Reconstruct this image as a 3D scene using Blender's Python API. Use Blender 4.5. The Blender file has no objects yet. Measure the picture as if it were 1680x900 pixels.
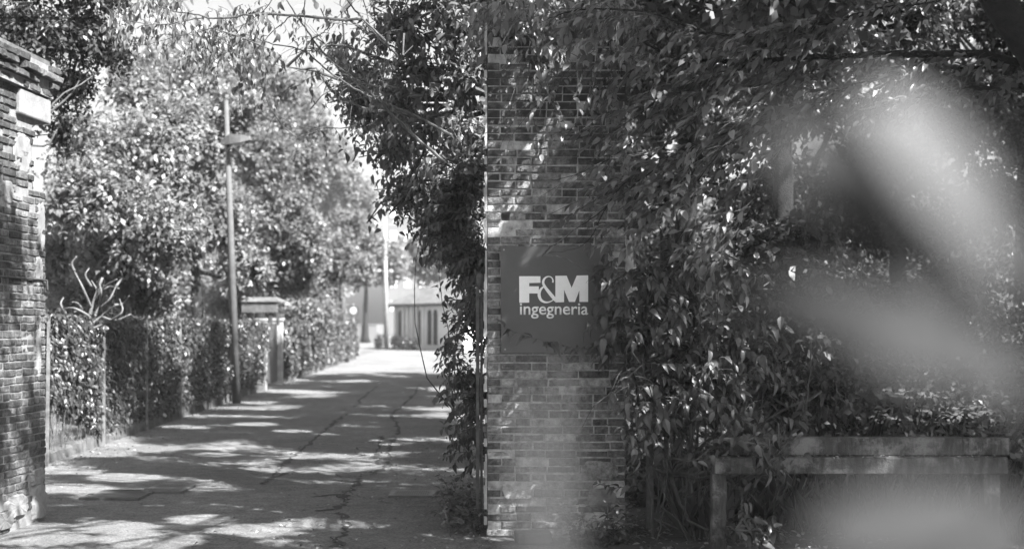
import bpy, math, random
import numpy as np
from mathutils import Vector, Matrix, noise

random.seed(7)
rng = np.random.default_rng(11)
C = bpy.context.scene.collection
SC = bpy.context.scene
PI = math.pi

# ------------------------------------------------------------------ camera
EYE = 1.75          # eye height
FP = 2200.0         # focal length in photo pixels (1680 wide)
HOR = 530.0         # horizon row in the photo
cam_d = bpy.data.cameras.new('camera')
cam = bpy.data.objects.new('camera', cam_d)
C.objects.link(cam)
cam.location = (0, 0, EYE)
cam.rotation_euler = (PI / 2, 0, 0)
cam_d.sensor_width = 36
cam_d.lens = 36 * FP / 1680
cam_d.shift_y = (HOR - 450) / 1680
cam_d.clip_start = 0.05
cam_d.clip_end = 3000
cam_d.dof.use_dof = True
cam_d.dof.focus_distance = 10.95
cam_d.dof.aperture_fstop = 1.7
SC.camera = cam

# ------------------------------------------------------------------ light
HAZE = 0.00045
SUN_EL = math.radians(47)
SUN_AZ = math.radians(128)       # from +Y towards +X
sd = Vector((math.sin(SUN_AZ) * math.cos(SUN_EL), math.cos(SUN_AZ) * math.cos(SUN_EL), math.sin(SUN_EL)))
world = bpy.data.worlds.new('World')
SC.world = world
world.use_nodes = True
wn = world.node_tree
wn.nodes.clear()
wo = wn.nodes.new('ShaderNodeOutputWorld')
wb = wn.nodes.new('ShaderNodeBackground')
ws = wn.nodes.new('ShaderNodeTexSky')
ws.sky_type = 'NISHITA'
ws.sun_disc = False
ws.sun_elevation = SUN_EL
ws.sun_rotation = SUN_AZ
ws.dust_density = 3.5
ws.air_density = 1.2
wg = wn.nodes.new('ShaderNodeRGBToBW')
wn.links.new(ws.outputs[0], wg.inputs[0])
wn.links.new(wg.outputs[0], wb.inputs[0])
wb.inputs[1].default_value = 0.056
wn.links.new(wb.outputs[0], wo.inputs[0])
sun_l = bpy.data.lights.new('sun', 'SUN')
sun_l.energy = 5.0
sun_l.angle = math.radians(0.55)
sun_l.color = (1, 1, 1)
sun = bpy.data.objects.new('sun', sun_l)
C.objects.link(sun)
sun.rotation_euler = sd.to_track_quat('Z', 'Y').to_euler()
SC.view_settings.view_transform = 'Standard'
SC.view_settings.look = 'None'
SC.view_settings.gamma = 1
SC.view_settings.exposure = 2.35
SC.cycles.max_bounces = 7
SC.cycles.diffuse_bounces = 4
SC.cycles.transmission_bounces = 4
SC.cycles.transparent_max_bounces = 4
SC.cycles.use_denoising = True


def P(px, py, D):
    """the place seen at photo pixel (px, py) at depth D"""
    return Vector(((px - 840) / FP * D, D, EYE + (HOR - py) / FP * D))


# ------------------------------------------------------------------ materials
def new_mat(name):
    m = bpy.data.materials.new(name)
    m.use_nodes = True
    return m, m.node_tree, m.node_tree.nodes['Principled BSDF']


def tex_noise(nt, scale, detail=4, rough=0.55, vec=None, dist=0.0):
    t = nt.nodes.new('ShaderNodeTexNoise')
    t.inputs['Scale'].default_value = scale
    t.inputs['Detail'].default_value = detail
    t.inputs['Roughness'].default_value = rough
    t.inputs['Distortion'].default_value = dist
    if vec is not None:
        nt.links.new(vec, t.inputs['Vector'])
    return t.outputs['Fac']


def ramp(nt, fac, stops):
    r = nt.nodes.new('ShaderNodeValToRGB')
    el = r.color_ramp.elements
    while len(el) < len(stops):
        el.new(0.5)
    for e, (p, v) in zip(el, stops):
        e.position = p
        e.color = (v, v, v, 1)
    nt.links.new(fac, r.inputs[0])
    return r.outputs[0]


def math_n(nt, op, a, b=None):
    n = nt.nodes.new('ShaderNodeMath')
    n.operation = op
    for i, v in enumerate((a, b)):
        if v is None:
            continue
        if isinstance(v, (int, float)):
            n.inputs[i].default_value = v
        else:
            nt.links.new(v, n.inputs[i])
    return n.outputs[0]


def mix_c(nt, fac, a, b, mode='MIX'):
    n = nt.nodes.new('ShaderNodeMix')
    n.data_type = 'RGBA'
    n.blend_type = mode
    for s, v in ((n.inputs[0], fac), (n.inputs[6], a), (n.inputs[7], b)):
        if isinstance(v, (int, float)):
            s.default_value = v if s == n.inputs[0] else (v, v, v, 1)
        else:
            nt.links.new(v, s)
    return n.outputs[2]


def bump(nt, bsdf, h, strength=0.5, dist=0.01):
    b = nt.nodes.new('ShaderNodeBump')
    b.inputs['Strength'].default_value = strength
    b.inputs['Distance'].default_value = dist
    nt.links.new(h, b.inputs['Height'])
    nt.links.new(b.outputs[0], bsdf.inputs['Normal'])


def geo_pos(nt):
    return nt.nodes.new('ShaderNodeNewGeometry').outputs['Position']


def plain(name, lo, hi, scale=8, rough=0.8, bs=0.3, bd=0.005, metallic=0.0, spec=0.4, detail=6):
    m, nt, b = new_mat(name)
    p = geo_pos(nt)
    f = tex_noise(nt, scale, detail, 0.62, p)
    nt.links.new(ramp(nt, f, [(0.3, lo), (0.7, hi)]), b.inputs['Base Color'])
    b.inputs['Roughness'].default_value = rough
    b.inputs['Metallic'].default_value = metallic
    b.inputs['Specular IOR Level'].default_value = spec
    bump(nt, b, tex_noise(nt, scale * 6, 5, 0.6, p), bs, bd)
    return m


def leaf_mat(name, lo, hi, trans=0.35, rough=0.42, spec=0.5, per_object=False):
    m, nt, b = new_mat(name)
    if per_object:
        r = nt.nodes.new('ShaderNodeObjectInfo').outputs['Random']
    else:
        r = nt.nodes.new('ShaderNodeNewGeometry').outputs['Random Per Island']
    col = ramp(nt, r, [(0.0, lo), (0.85, hi), (1.0, hi * 1.5)])
    nt.links.new(col, b.inputs['Base Color'])
    b.inputs['Roughness'].default_value = rough
    b.inputs['Specular IOR Level'].default_value = spec
    t = nt.nodes.new('ShaderNodeBsdfTranslucent')
    tc = mix_c(nt, 1.0, col, 1.25, 'MULTIPLY')
    nt.links.new(tc, t.inputs[0])
    mx = nt.nodes.new('ShaderNodeMixShader')
    mx.inputs[0].default_value = trans
    out = nt.nodes['Material Output']
    nt.links.new(b.outputs[0], mx.inputs[1])
    nt.links.new(t.outputs[0], mx.inputs[2])
    nt.links.new(mx.outputs[0], out.inputs[0])
    return m


def brick_mat(name, lo, hi, lime=0.5, crust_shade=0.5, thr=0.56):
    m, nt, b = new_mat(name)
    p = geo_pos(nt)
    r = nt.nodes.new('ShaderNodeObjectInfo').outputs['Random']
    base = ramp(nt, r, [(0.0, lo * 0.75), (0.35, lo), (0.8, hi), (0.93, hi * 1.1), (1.0, hi * 2.0)])
    f = tex_noise(nt, 22, 8, 0.7, p)
    c1 = mix_c(nt, 0.85, base, ramp(nt, f, [(0.32, 0.25), (0.7, 1.9)]), 'MULTIPLY')
    # lime bloom and pale mortar smears
    lm = ramp(nt, tex_noise(nt, 3.4, 9, 0.72, p, 0.6), [(thr, 0.0), (thr + 0.1, 1.0)])
    lf = math_n(nt, 'MULTIPLY', lm, lime)
    c2 = mix_c(nt, lf, c1, 0.42)
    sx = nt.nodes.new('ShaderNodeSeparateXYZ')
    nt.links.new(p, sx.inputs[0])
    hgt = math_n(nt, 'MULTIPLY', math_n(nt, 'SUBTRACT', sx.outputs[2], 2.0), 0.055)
    cr = ramp(nt, math_n(nt, 'ADD', tex_noise(nt, 1.9, 8, 0.68, p, 0.4), hgt), [(0.5, 0.0), (0.6, 1.0)])  # dark crust with some shade painted in, stronger higher up
    cf = math_n(nt, 'MULTIPLY', cr, crust_shade)
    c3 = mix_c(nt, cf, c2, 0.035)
    nt.links.new(c3, b.inputs['Base Color'])
    b.inputs['Roughness'].default_value = 0.9
    b.inputs['Specular IOR Level'].default_value = 0.25
    h = math_n(nt, 'ADD', tex_noise(nt, 60, 8, 0.7, p), math_n(nt, 'MULTIPLY', tex_noise(nt, 200, 4, 0.6, p), 0.5))
    bump(nt, b, h, 1.0, 0.03)
    return m


def asphalt_mat():
    m, nt, b = new_mat('asphalt')
    p = geo_pos(nt)
    big = tex_noise(nt, 0.45, 6, 0.6, p, 0.5)
    mid = tex_noise(nt, 6, 8, 0.7, p)
    fine = tex_noise(nt, 38, 5, 0.8, p)
    base = ramp(nt, big, [(0.3, 0.09), (0.7, 0.165)])
    c = mix_c(nt, 0.8, base, ramp(nt, mid, [(0.3, 0.55), (0.7, 1.4)]), 'MULTIPLY')
    c = mix_c(nt, 0.9, c, ramp(nt, fine, [(0.34, 0.35), (0.64, 1.75)]), 'MULTIPLY')
    # fine net of cracks
    v = nt.nodes.new('ShaderNodeTexVoronoi')
    v.feature = 'DISTANCE_TO_EDGE'
    v.inputs['Scale'].default_value = 1.1
    wv = nt.nodes.new('ShaderNodeVectorMath')
    wv.operation = 'ADD'
    nz = nt.nodes.new('ShaderNodeTexNoise')
    nz.inputs['Scale'].default_value = 3
    nz.inputs['Detail'].default_value = 6
    nt.links.new(p, nz.inputs['Vector'])
    sc = nt.nodes.new('ShaderNodeVectorMath')
    sc.operation = 'SCALE'
    sc.inputs['Scale'].default_value = 0.45
    nt.links.new(nz.outputs['Color'], sc.inputs[0])
    nt.links.new(p, wv.inputs[0])
    nt.links.new(sc.outputs[0], wv.inputs[1])
    nt.links.new(wv.outputs[0], v.inputs['Vector'])
    line = ramp(nt, v.outputs['Distance'], [(0.004, 1.0), (0.016, 0.0)])
    gate = ramp(nt, tex_noise(nt, 0.5, 3, 0.5, p), [(0.52, 0.0), (0.6, 1.0)])
    c = mix_c(nt, math_n(nt, 'MULTIPLY', math_n(nt, 'MULTIPLY', line, gate), 0.7), c, 0.03)
    nt.links.new(c, b.inputs['Base Color'])
    b.inputs['Roughness'].default_value = 0.85
    b.inputs['Specular IOR Level'].default_value = 0.3
    h = math_n(nt, 'ADD', fine, math_n(nt, 'MULTIPLY', mid, 2.0))
    bump(nt, b, h, 1.0, 0.02)
    return m


M = {}
M['asphalt'] = asphalt_mat()
M['crack'] = plain('tar_crack', 0.015, 0.05, 20, 0.9)
M['soil'] = plain('soil', 0.04, 0.16, 3, 0.95, 0.8, 0.03)
M['verge'] = plain('verge_soil', 0.02, 0.07, 2.2, 0.95, 0.8, 0.03)
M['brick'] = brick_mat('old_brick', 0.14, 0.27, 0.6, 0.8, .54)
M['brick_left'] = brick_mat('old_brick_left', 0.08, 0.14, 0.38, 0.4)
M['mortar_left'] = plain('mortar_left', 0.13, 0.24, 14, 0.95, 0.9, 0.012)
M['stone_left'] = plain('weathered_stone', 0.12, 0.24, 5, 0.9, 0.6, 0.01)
M['mortar'] = plain('mortar', 0.16, 0.55, 14, 0.95, 0.9, 0.012)
M['mortar_dark'] = plain('dark_mortar', 0.1, 0.26, 14, 0.95, 0.9, 0.012)  # darker mortar tone for some patches
M['plaster'] = plain('plaster', 0.22, 0.42, 6, 0.92, 0.6, 0.01)
M['stone'] = plain('pale_stone', 0.42, 0.6, 7, 0.9, 0.5, 0.01)
M['concrete'] = plain('concrete', 0.22, 0.42, 5, 0.9, 0.5, 0.01)
M['kerb'] = plain('kerb_concrete', 0.04, 0.13, 3, 0.95, 0.8, 0.02)
M['pole'] = plain('dull_pole', 0.06, 0.1, 6, 0.8, 0.2, 0.003)
M['metal'] = plain('galvanised_metal', 0.2, 0.32, 10, 0.5, 0.1, 0.002, 0.3)
M['post'] = plain('weathered_post', 0.06, 0.2, 9, 0.7, 0.4, 0.004)
M['iron'] = plain('dark_iron', 0.05, 0.11, 18, 0.6, 0.4, 0.003, 0.3)
M['grate'] = plain('cast_iron', 0.08, 0.14, 18, 0.55, 0.4, 0.003, 0.3)
def beam_mat():
    m, nt, b = new_mat('weathered_beam')
    p = geo_pos(nt)
    mp = nt.nodes.new('ShaderNodeVectorMath')
    mp.operation = 'MULTIPLY'
    mp.inputs[1].default_value = (1.0, .3, .18)
    nt.links.new(p, mp.inputs[0])
    st = tex_noise(nt, 26, 8, 0.75, mp.outputs[0])
    bl = tex_noise(nt, 3.5, 8, 0.7, p)
    c = ramp(nt, st, [(0.32, 0.014), (0.5, 0.042), (0.7, 0.11)])
    c = mix_c(nt, ramp(nt, bl, [(0.5, 0.0), (0.6, 0.85)]), c, 0.17)
    c = mix_c(nt, ramp(nt, tex_noise(nt, 9, 8, 0.8, p), [(0.55, 0.0), (0.62, 0.9)]), c, 0.02)
    nt.links.new(c, b.inputs['Base Color'])
    b.inputs['Roughness'].default_value = 0.8
    bump(nt, b, math_n(nt, 'ADD', st, tex_noise(nt, 70, 6, 0.7, p)), 0.9, 0.01)
    return m


M['rust'] = beam_mat()
M['sign'] = plain('sign_panel', 0.036, 0.052, 5, 0.4, 0.02, 0.001, spec=0.6)
M['white'] = plain('white_vinyl', 0.8, 0.86, 30, 0.4, 0.02, 0.001)
M['housewall'] = plain('house_plaster', 0.6, 0.7, 1.5, 0.9, 0.2, 0.01)
M['roof'] = plain('roof_tile', 0.04, 0.11, 2.5, 0.85, 0.6, 0.02)
M['dark'] = plain('dark_opening', 0.03, 0.06, 3, 0.7)
M['wood'] = plain('weathered_wood', 0.16, 0.3, 5, 0.85, 0.5, 0.01)
M['bark'] = plain('bark', 0.007, 0.026, 12, 0.95, 1.0, 0.03)
M['bark_pale'] = plain('pale_bark', 0.08, 0.15, 12, 0.9, 0.7, 0.01)
M['twig'] = plain('twig', 0.03, 0.09, 20, 0.85, 0.4, 0.004)
M['pale_far'] = plain('far_render', 0.13, 0.16, 0.4, 0.9)
M['leaf_light'] = leaf_mat('leaf_light', 0.09, 0.22, 0.42, 0.45)
M['leaf_ivy'] = leaf_mat('leaf_ivy', 0.02, 0.06, 0.2, 0.4)
M['leaf_mid'] = leaf_mat('leaf_mid', 0.07, 0.17, 0.38)
M['leaf_dark'] = leaf_mat('leaf_dark', 0.018, 0.055, 0.25)
M['leaf_vine'] = leaf_mat('leaf_vine', 0.022, 0.09, 0.25, 0.42, 0.5)
M['leaf_vine_o'] = leaf_mat('leaf_vine_single', 0.03, 0.13, 0.25, 0.42, 0.5, per_object=True)
M['leaf_elm'] = leaf_mat('leaf_elm', 0.05, 0.18, 0.35, 0.34, .6)
M['leaf_elm_o'] = leaf_mat('leaf_elm_single', 0.05, 0.21, 0.35, 0.34, .6, per_object=True)
M['leaf_fore'] = leaf_mat('leaf_foreground', 0.042, 0.052, 0.25, 0.9, 0.05, per_object=True)  # near leaves, shade painted in as a darker tone
M['leaf_fore_lit'] = leaf_mat('leaf_foreground_lit', 0.085, 0.095, 0.35, 0.5, per_object=True)  # same kind of leaf, sunlight painted in as a lighter tone
M['leaf_dry'] = leaf_mat('leaf_dry', 0.06, 0.22, 0.2, 0.7)
M['grass'] = leaf_mat('grass', 0.03, 0.12, 0.3, 0.6)


# ------------------------------------------------------------------ builders
class MB:
    def __init__(s):
        s.v, s.f = [], []

    def box(s, x0, x1, y0, y1, z0, z1, mat=None):
        vs = [Vector((x, y, z)) for z in (z0, z1) for (x, y) in ((x0, y0), (x1, y0), (x1, y1), (x0, y1))]
        s.verts(vs, [(0, 3, 2, 1), (4, 5, 6, 7), (0, 1, 5, 4), (1, 2, 6, 5), (2, 3, 7, 6), (3, 0, 4, 7)], mat)

    def verts(s, vs, fs, mat=None):
        n = len(s.v)
        for v in vs:
            s.v.append(tuple(mat @ Vector(v)) if mat is not None else tuple(v))
        for f in fs:
            s.f.append(tuple(i + n for i in f))

    def tube(s, pts, radii, sides=6, cap=True):
        pts = [Vector(p) for p in pts]
        n0 = len(s.v)
        k = len(pts)
        prev = None
        for i, p in enumerate(pts):
            t = (pts[min(i + 1, k - 1)] - pts[max(i - 1, 0)])
            if t.length < 1e-9:
                t = Vector((0, 0, 1))
            t.normalize()
            if prev is None:
                a = t.cross(Vector((0.31, 0.95, 0.1)))
                if a.length < 0.1:
                    a = t.cross(Vector((1, 0, 0)))
            else:
                a = prev - t * prev.dot(t)
            a.normalize()
            prev = a
            b = t.cross(a)
            r = radii[i] if hasattr(radii, '__len__') else radii
            for j in range(sides):
                an = 2 * PI * j / sides
                s.v.append(tuple(p + (a * math.cos(an) + b * math.sin(an)) * r))
        for i in range(k - 1):
            for j in range(sides):
                j2 = (j + 1) % sides
                s.f.append((n0 + i * sides + j, n0 + i * sides + j2, n0 + (i + 1) * sides + j2, n0 + (i + 1) * sides + j))
        if cap:
            s.f.append(tuple(n0 + j for j in reversed(range(sides))))
            s.f.append(tuple(n0 + (k - 1) * sides + j for j in range(sides)))

    def mesh(s, name):
        me = bpy.data.meshes.new(name)
        me.from_pydata(s.v, [], s.f)
        me.update()
        return me

    def build(s, name, mat, parent=None, smooth=False):
        me = s.mesh(name)
        return link(name, me, mat, parent, smooth)


def link(name, me, mat, parent=None, smooth=False):
    if mat is not None and not me.materials:
        me.materials.append(mat)
    if smooth:
        me.polygons.foreach_set('use_smooth', [True] * len(me.polygons))
    o = bpy.data.objects.new(name, me)
    C.objects.link(o)
    if parent is not None:
        o.parent = parent
        o.matrix_parent_inverse = Matrix.Translation(-Vector(parent.location)) if not parent.rotation_euler.z else parent_inv(parent)
    return o


def parent_inv(p):
    return (Matrix.Translation(p.location) @ p.rotation_euler.to_matrix().to_4x4()).inverted()


def thing(name, label, cat, loc=(0, 0, 0), group=None):
    o = bpy.data.objects.new(name, None)
    C.objects.link(o)
    o.location = loc
    o.empty_display_size = 0.3
    o['label'] = label
    o['category'] = cat
    if group:
        o['group'] = group
    return o


def tag(o, label, cat, group=None):
    o['label'] = label
    o['category'] = cat
    if group:
        o['group'] = group
    return o


def kind(o, k='structure'):
    o['kind'] = k
    return o


# leaf templates: leaf along +Y, face up +Z
def leaf_template(w=0.3, fold=0.25, droop=0.3, n=4, belly=0.4):
    ts = [i / n for i in range(n + 1)]
    vs, fs = [], []
    for t in ts:
        hw = w * (math.sin(PI * t ** (0.75 if belly < 0.5 else 1.0)) ** 0.85 if 0 < t < 1 else 0.0)
        y, z = t * (1 - 0.15 * droop * t), -droop * t * t
        vs += [(-hw, y, z + fold * hw), (0, y, z), (hw, y, z + fold * hw)]
    for i in range(n):
        a, b = i * 3, (i + 1) * 3
        if i == 0:
            fs += [(a + 1, b + 1, b), (a + 1, b + 2, b + 1)]
        elif i == n - 1:
            fs += [(a, a + 1, b + 1), (a + 1, a + 2, b + 1)]
        else:
            fs += [(a, a + 1, b + 1, b), (a + 1, a + 2, b + 2, b + 1)]
    used = sorted({i for f in fs for i in f})
    mp = {u: k for k, u in enumerate(used)}
    return np.array([vs[u] for u in used], float), [tuple(mp[i] for i in f) for f in fs]


T_NEAR = [leaf_template(0.24, 0.35, 0.15, 6), leaf_template(0.22, 0.3, 0.4, 6), leaf_template(0.27, 0.2, 0.28, 6), leaf_template(0.2, 0.5, 0.55, 6)]
T_LANCE = [leaf_template(0.22, 0.4, 0.45, 6), leaf_template(0.24, 0.35, 0.75, 6), leaf_template(0.19, 0.5, 0.25, 6), leaf_template(0.23, 0.4, 0.95, 6)]
T_MID = [leaf_template(0.25, 0.3, 0.25, 3), leaf_template(0.22, 0.4, 0.45, 3)]
T_FAR = [(np.array([(0, 0, 0), (-0.3, 0.5, 0.06), (0, 1, -0.15), (0.3, 0.5, 0.06)], float), [(0, 3, 2, 1)])]


def frames(d, up):
    d = d / (np.linalg.norm(d, axis=1, keepdims=True) + 1e-9)
    x = np.cross(d, up)
    x /= (np.linalg.norm(x, axis=1, keepdims=True) + 1e-9)
    z = np.cross(x, d)
    return x, d, z


def leaf_cloud(name, L, templates, mat, parent=None):
    """L: dict pos, dir, up, size arrays -> one mesh"""
    pos, dr, up, size = L['pos'], L['dir'], L['up'], L['size']
    N = len(pos)
    if N == 0:
        return None
    x, y, z = frames(dr, up)
    allv, loops, starts, totals = [], [], [], []
    vo, lo = 0, 0
    which = np.arange(N) % len(templates)
    for k, (tv, tf) in enumerate(templates):
        idx = np.nonzero(which == k)[0]
        if len(idx) == 0:
            continue
        s = size[idx][:, None, None]
        V = pos[idx][:, None, :] + s * (tv[None, :, 0:1] * x[idx][:, None, :] + tv[None, :, 1:2] * y[idx][:, None, :] + tv[None, :, 2:3] * z[idx][:, None, :])
        n = len(tv)
        allv.append(V.reshape(-1, 3))
        fl = np.array([i for f in tf for i in f])
        sz = np.array([len(f) for f in tf])
        m = len(idx)
        loops.append((fl[None, :] + (np.arange(m) * n)[:, None] + vo).ravel())
        totals.append(np.tile(sz, m))
        vo += n * m
    V = np.concatenate(allv)
    LP = np.concatenate(loops)
    TT = np.concatenate(totals)
    ST = np.concatenate([[0], np.cumsum(TT)[:-1]])
    me = bpy.data.meshes.new(name)
    me.vertices.add(len(V))
    me.vertices.foreach_set('co', V.astype(np.float32).ravel())
    me.loops.add(len(LP))
    me.loops.foreach_set('vertex_index', LP.astype(np.int32))
    me.polygons.add(len(TT))
    me.polygons.foreach_set('loop_start', ST.astype(np.int32))
    me.polygons.foreach_set('loop_total', TT.astype(np.int32))
    me.update(calc_edges=True)
    return link(name, me, mat, parent)


def ground_at(px, py):
    D = EYE * FP / (py - HOR)
    return Vector(((px - 840) / FP * D, D, 0))


GAPS = [(P(1110, 680, 10.4), .15), (P(1190, 640, 10.4), .12), (P(1040, 712, 10.4), .1), (P(1150, 745, 10.4), .12),
        (P(1190, 400, 9.7), .2), (P(1245, 375, 9.7), .2), (P(1110, 110, 10), .2), (P(1060, 120, 10), .15),
        (P(815, 235, 11), .12), (P(812, 290, 11), .14), (P(870, 275, 11), .17), (P(812, 120, 11), .15), (P(812, 175, 11), .12), (P(905, 215, 11), .1), (P(935, 180, 11), .08), (P(850, 330, 11), .1), (P(880, 385, 11), .08), (P(1000, 660, 11), .08), (P(990, 610, 11), .07), (P(1010, 700, 11), .06), (P(820, 870, 11), .1), (P(812, 590, 11), .07), (P(830, 100, 11), .1), (P(1000, 620, 11), .1), (P(812, 360, 11), .1), (P(812, 440, 11), .06),
        (P(1560, 732, 9.9), .09), (P(1450, 764, 9.9), .12), (P(1340, 764, 9.9), .08), (P(830, 880, 11), .15), (P(960, 520, 10.6), .12),
        (P(110, 620, 16.8), .25), (P(235, 610, 23), .3), (P(900, 370, 10.9), .1)]  # target spots for openings shaped to let the sun through
for px_, py_, r_ in ((60, 880, .35), (190, 862, .3), (330, 850, .28), (250, 885, .35), (420, 868, .32), (520, 858, .3), (120, 800, .35), (200, 782, .35), (110, 770, .4), (170, 745, .3), (350, 745, .25),
                     (300, 700, .35), (420, 695, .35), (480, 706, .3), (540, 712, .25), (610, 720, .25), (640, 728, .2), (250, 735, .35), (390, 668, .4), (470, 640, .5), (600, 858, .2), (430, 823, .12), (480, 750, .12)):
    GAPS.append((ground_at(px_, py_), r_))
SDN = np.array(sd)


def sun_gaps(L):
    """cuts foliage away along the sun rays to light chosen spots"""
    keep_ = np.ones(len(L['pos']), bool)
    for g, r_ in GAPS:
        v = L['pos'] - np.array(g)
        t = v @ SDN
        d = np.linalg.norm(v - t[:, None] * SDN, axis=1)
        keep_ &= ~((t > .9) & (d < r_ * 1.15))
    return {k: v[keep_] for k, v in L.items()}


class Leaves:
    def __init__(s):
        s.p, s.d, s.u, s.s = [], [], [], []

    def add(s, p, d, u, size):
        s.p.append(np.atleast_2d(p)); s.d.append(np.atleast_2d(d)); s.u.append(np.atleast_2d(u)); s.s.append(np.atleast_1d(size))

    def get(s):
        if not s.p:
            return dict(pos=np.zeros((0, 3)), dir=np.zeros((0, 3)), up=np.zeros((0, 3)), size=np.zeros(0))
        return dict(pos=np.concatenate(s.p), dir=np.concatenate(s.d), up=np.concatenate(s.u), size=np.concatenate(s.s))


def sub(L, idx):
    return {k: v[idx] for k, v in L.items()}


def single_leaves(L, templates, mat, parent, prefix='leaf'):
    mes = []
    for tv, tf in templates:
        me = bpy.data.meshes.new('leaf')
        me.from_pydata([tuple(v) for v in tv], [], tf)
        me.materials.append(mat)
        mes.append(me)
    x, y, z = frames(L['dir'], L['up'])
    pl = np.array(parent.location)
    for i in range(len(L['pos'])):
        o = bpy.data.objects.new(prefix, mes[i % len(mes)])
        C.objects.link(o)
        o.parent = parent
        s = L['size'][i]
        q = L['pos'][i] - pl
        o.matrix_local = Matrix(((x[i][0] * s, y[i][0] * s, z[i][0] * s, q[0]), (x[i][1] * s, y[i][1] * s, z[i][1] * s, q[1]),
                                 (x[i][2] * s, y[i][2] * s, z[i][2] * s, q[2]), (0, 0, 0, 1)))


def in_frame(pos):
    px = 840 + pos[:, 0] / pos[:, 1] * FP
    py = HOR - (pos[:, 2] - EYE) / pos[:, 1] * FP
    return (px > 0) & (px < 1680) & (py > 0) & (py < 900)


def finish_leaves(lv, templates, mat, matO, parent, n_single, part='foliage', clear=True):
    """the nearest, largest leaves become single parts, the rest one mass"""
    L = sun_gaps(lv.get())
    if clear:      # the sign stays mostly free, as somebody trims it
        q = L['pos'] + L['dir'] / np.linalg.norm(L['dir'], axis=1, keepdims=True) * L['size'][:, None] * .5
        sx_, sz_ = q[:, 0], q[:, 2]
        near = (q[:, 1] > 8.6) & (q[:, 1] < 11.0)
        a0, a1 = S(-40, 0).x, S(860, 0).x
        face = near & (sx_ > a0) & (sx_ < a1) & (sz_ < S(0, 60).z) & (sz_ > S(0, 860).z)
        words = face & (sx_ > S(140, 0).x) & (sx_ < S(700, 0).x) & (sz_ < S(0, 230).z) & (sz_ > S(0, 600).z)
        right = face & (sx_ > S(700, 0).x)
        lowband = face & (sz_ < S(0, 560).z)
        rr = rng.random(len(sx_))
        iron = near & (sx_ > P(1035, 0, 10.6).x) & (sx_ < P(1160, 0, 10.6).x) & (sz_ < P(0, 755, 10.6).z)
        strip = near & (sx_ > P(770, 0, 11).x) & (sx_ < P(866, 0, 11).x + .12 * rng.random(len(sx_))) & (sz_ < P(0, 62, 11).z) & (sz_ > P(0, 400, 11).z)
        drop = (iron & (rr < .8)) | (strip & (rr < .8)) | (words & (rr < .96)) | (face & ~words & ~right & ~lowband & (rr < .3)) | (lowband & ~words & (rr < .62 - .25 * (sz_ < S(0, 700).z)))
        L = sub(L, ~drop)
    if n_single:
        vis = in_frame(L['pos'])
        score = np.where(vis, L['size'] / L['pos'][:, 1] + 0.004 * rng.random(len(vis)), -1)
        order = np.argsort(-score)
        k = min(n_single, int(vis.sum()))
        single_leaves(sub(L, order[:k]), templates, matO, parent)
        L = sub(L, order[k:])
    o = leaf_cloud(part, L, templates, mat, parent)
    if o:
        kind(o, 'stuff')
    return o


def curve_pts(ctrl, n=8, jit=0.0):
    """Catmull-Rom through control points"""
    c = [Vector(p) for p in ctrl]
    c = [c[0] * 2 - c[1]] + c + [c[-1] * 2 - c[-2]]
    out = []
    for i in range(1, len(c) - 2):
        p0, p1, p2, p3 = c[i - 1], c[i], c[i + 1], c[i + 2]
        for k in range(n):
            t = k / n
            q = 0.5 * ((2 * p1) + (p2 - p0) * t + (2 * p0 - 5 * p1 + 4 * p2 - p3) * t * t + (3 * p1 - p0 - 3 * p2 + p3) * t ** 3)
            if jit:
                q = q + Vector((random.gauss(0, jit), random.gauss(0, jit), random.gauss(0, jit)))
            out.append(q)
    out.append(c[-2])
    return out


def leaves_along(lv, pts, size, step, hang=0.5, spread=0.7, start=0.0, jitter=0.3, upv=(0, -0.35, 1), tw=0.55, uj=.35):
    """leaves set alternately along a shoot"""
    total = sum((pts[i + 1] - pts[i]).length for i in range(len(pts) - 1))
    acc, side = 0.0, 1
    nxt = start * total
    for i in range(len(pts) - 1):
        a, b = pts[i], pts[i + 1]
        seg = (b - a).length
        if seg < 1e-6:
            continue
        t = (b - a) / seg
        while nxt < acc + seg:
            q = a + t * (nxt - acc)
            sv = t.cross(Vector((0, 0, 1)))
            if sv.length < 0.15:
                sv = Vector((random.gauss(0, 1), random.gauss(0, 1), 0))
            sv.normalize()
            d = t * (tw + random.uniform(-.2, .3)) + sv * side * spread + Vector((0, 0, -hang))
            d += Vector((random.gauss(0, jitter), random.gauss(0, jitter), random.gauss(0, jitter)))
            u = Vector(upv) + Vector((random.gauss(0, uj), random.gauss(0, uj), random.gauss(0, .2)))
            lv.add(np.array(q), np.array(d), np.array(u), size * random.uniform(0.45, 1.2))
            side = -side
            nxt += step * random.uniform(0.7, 1.3)
        acc += seg


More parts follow.
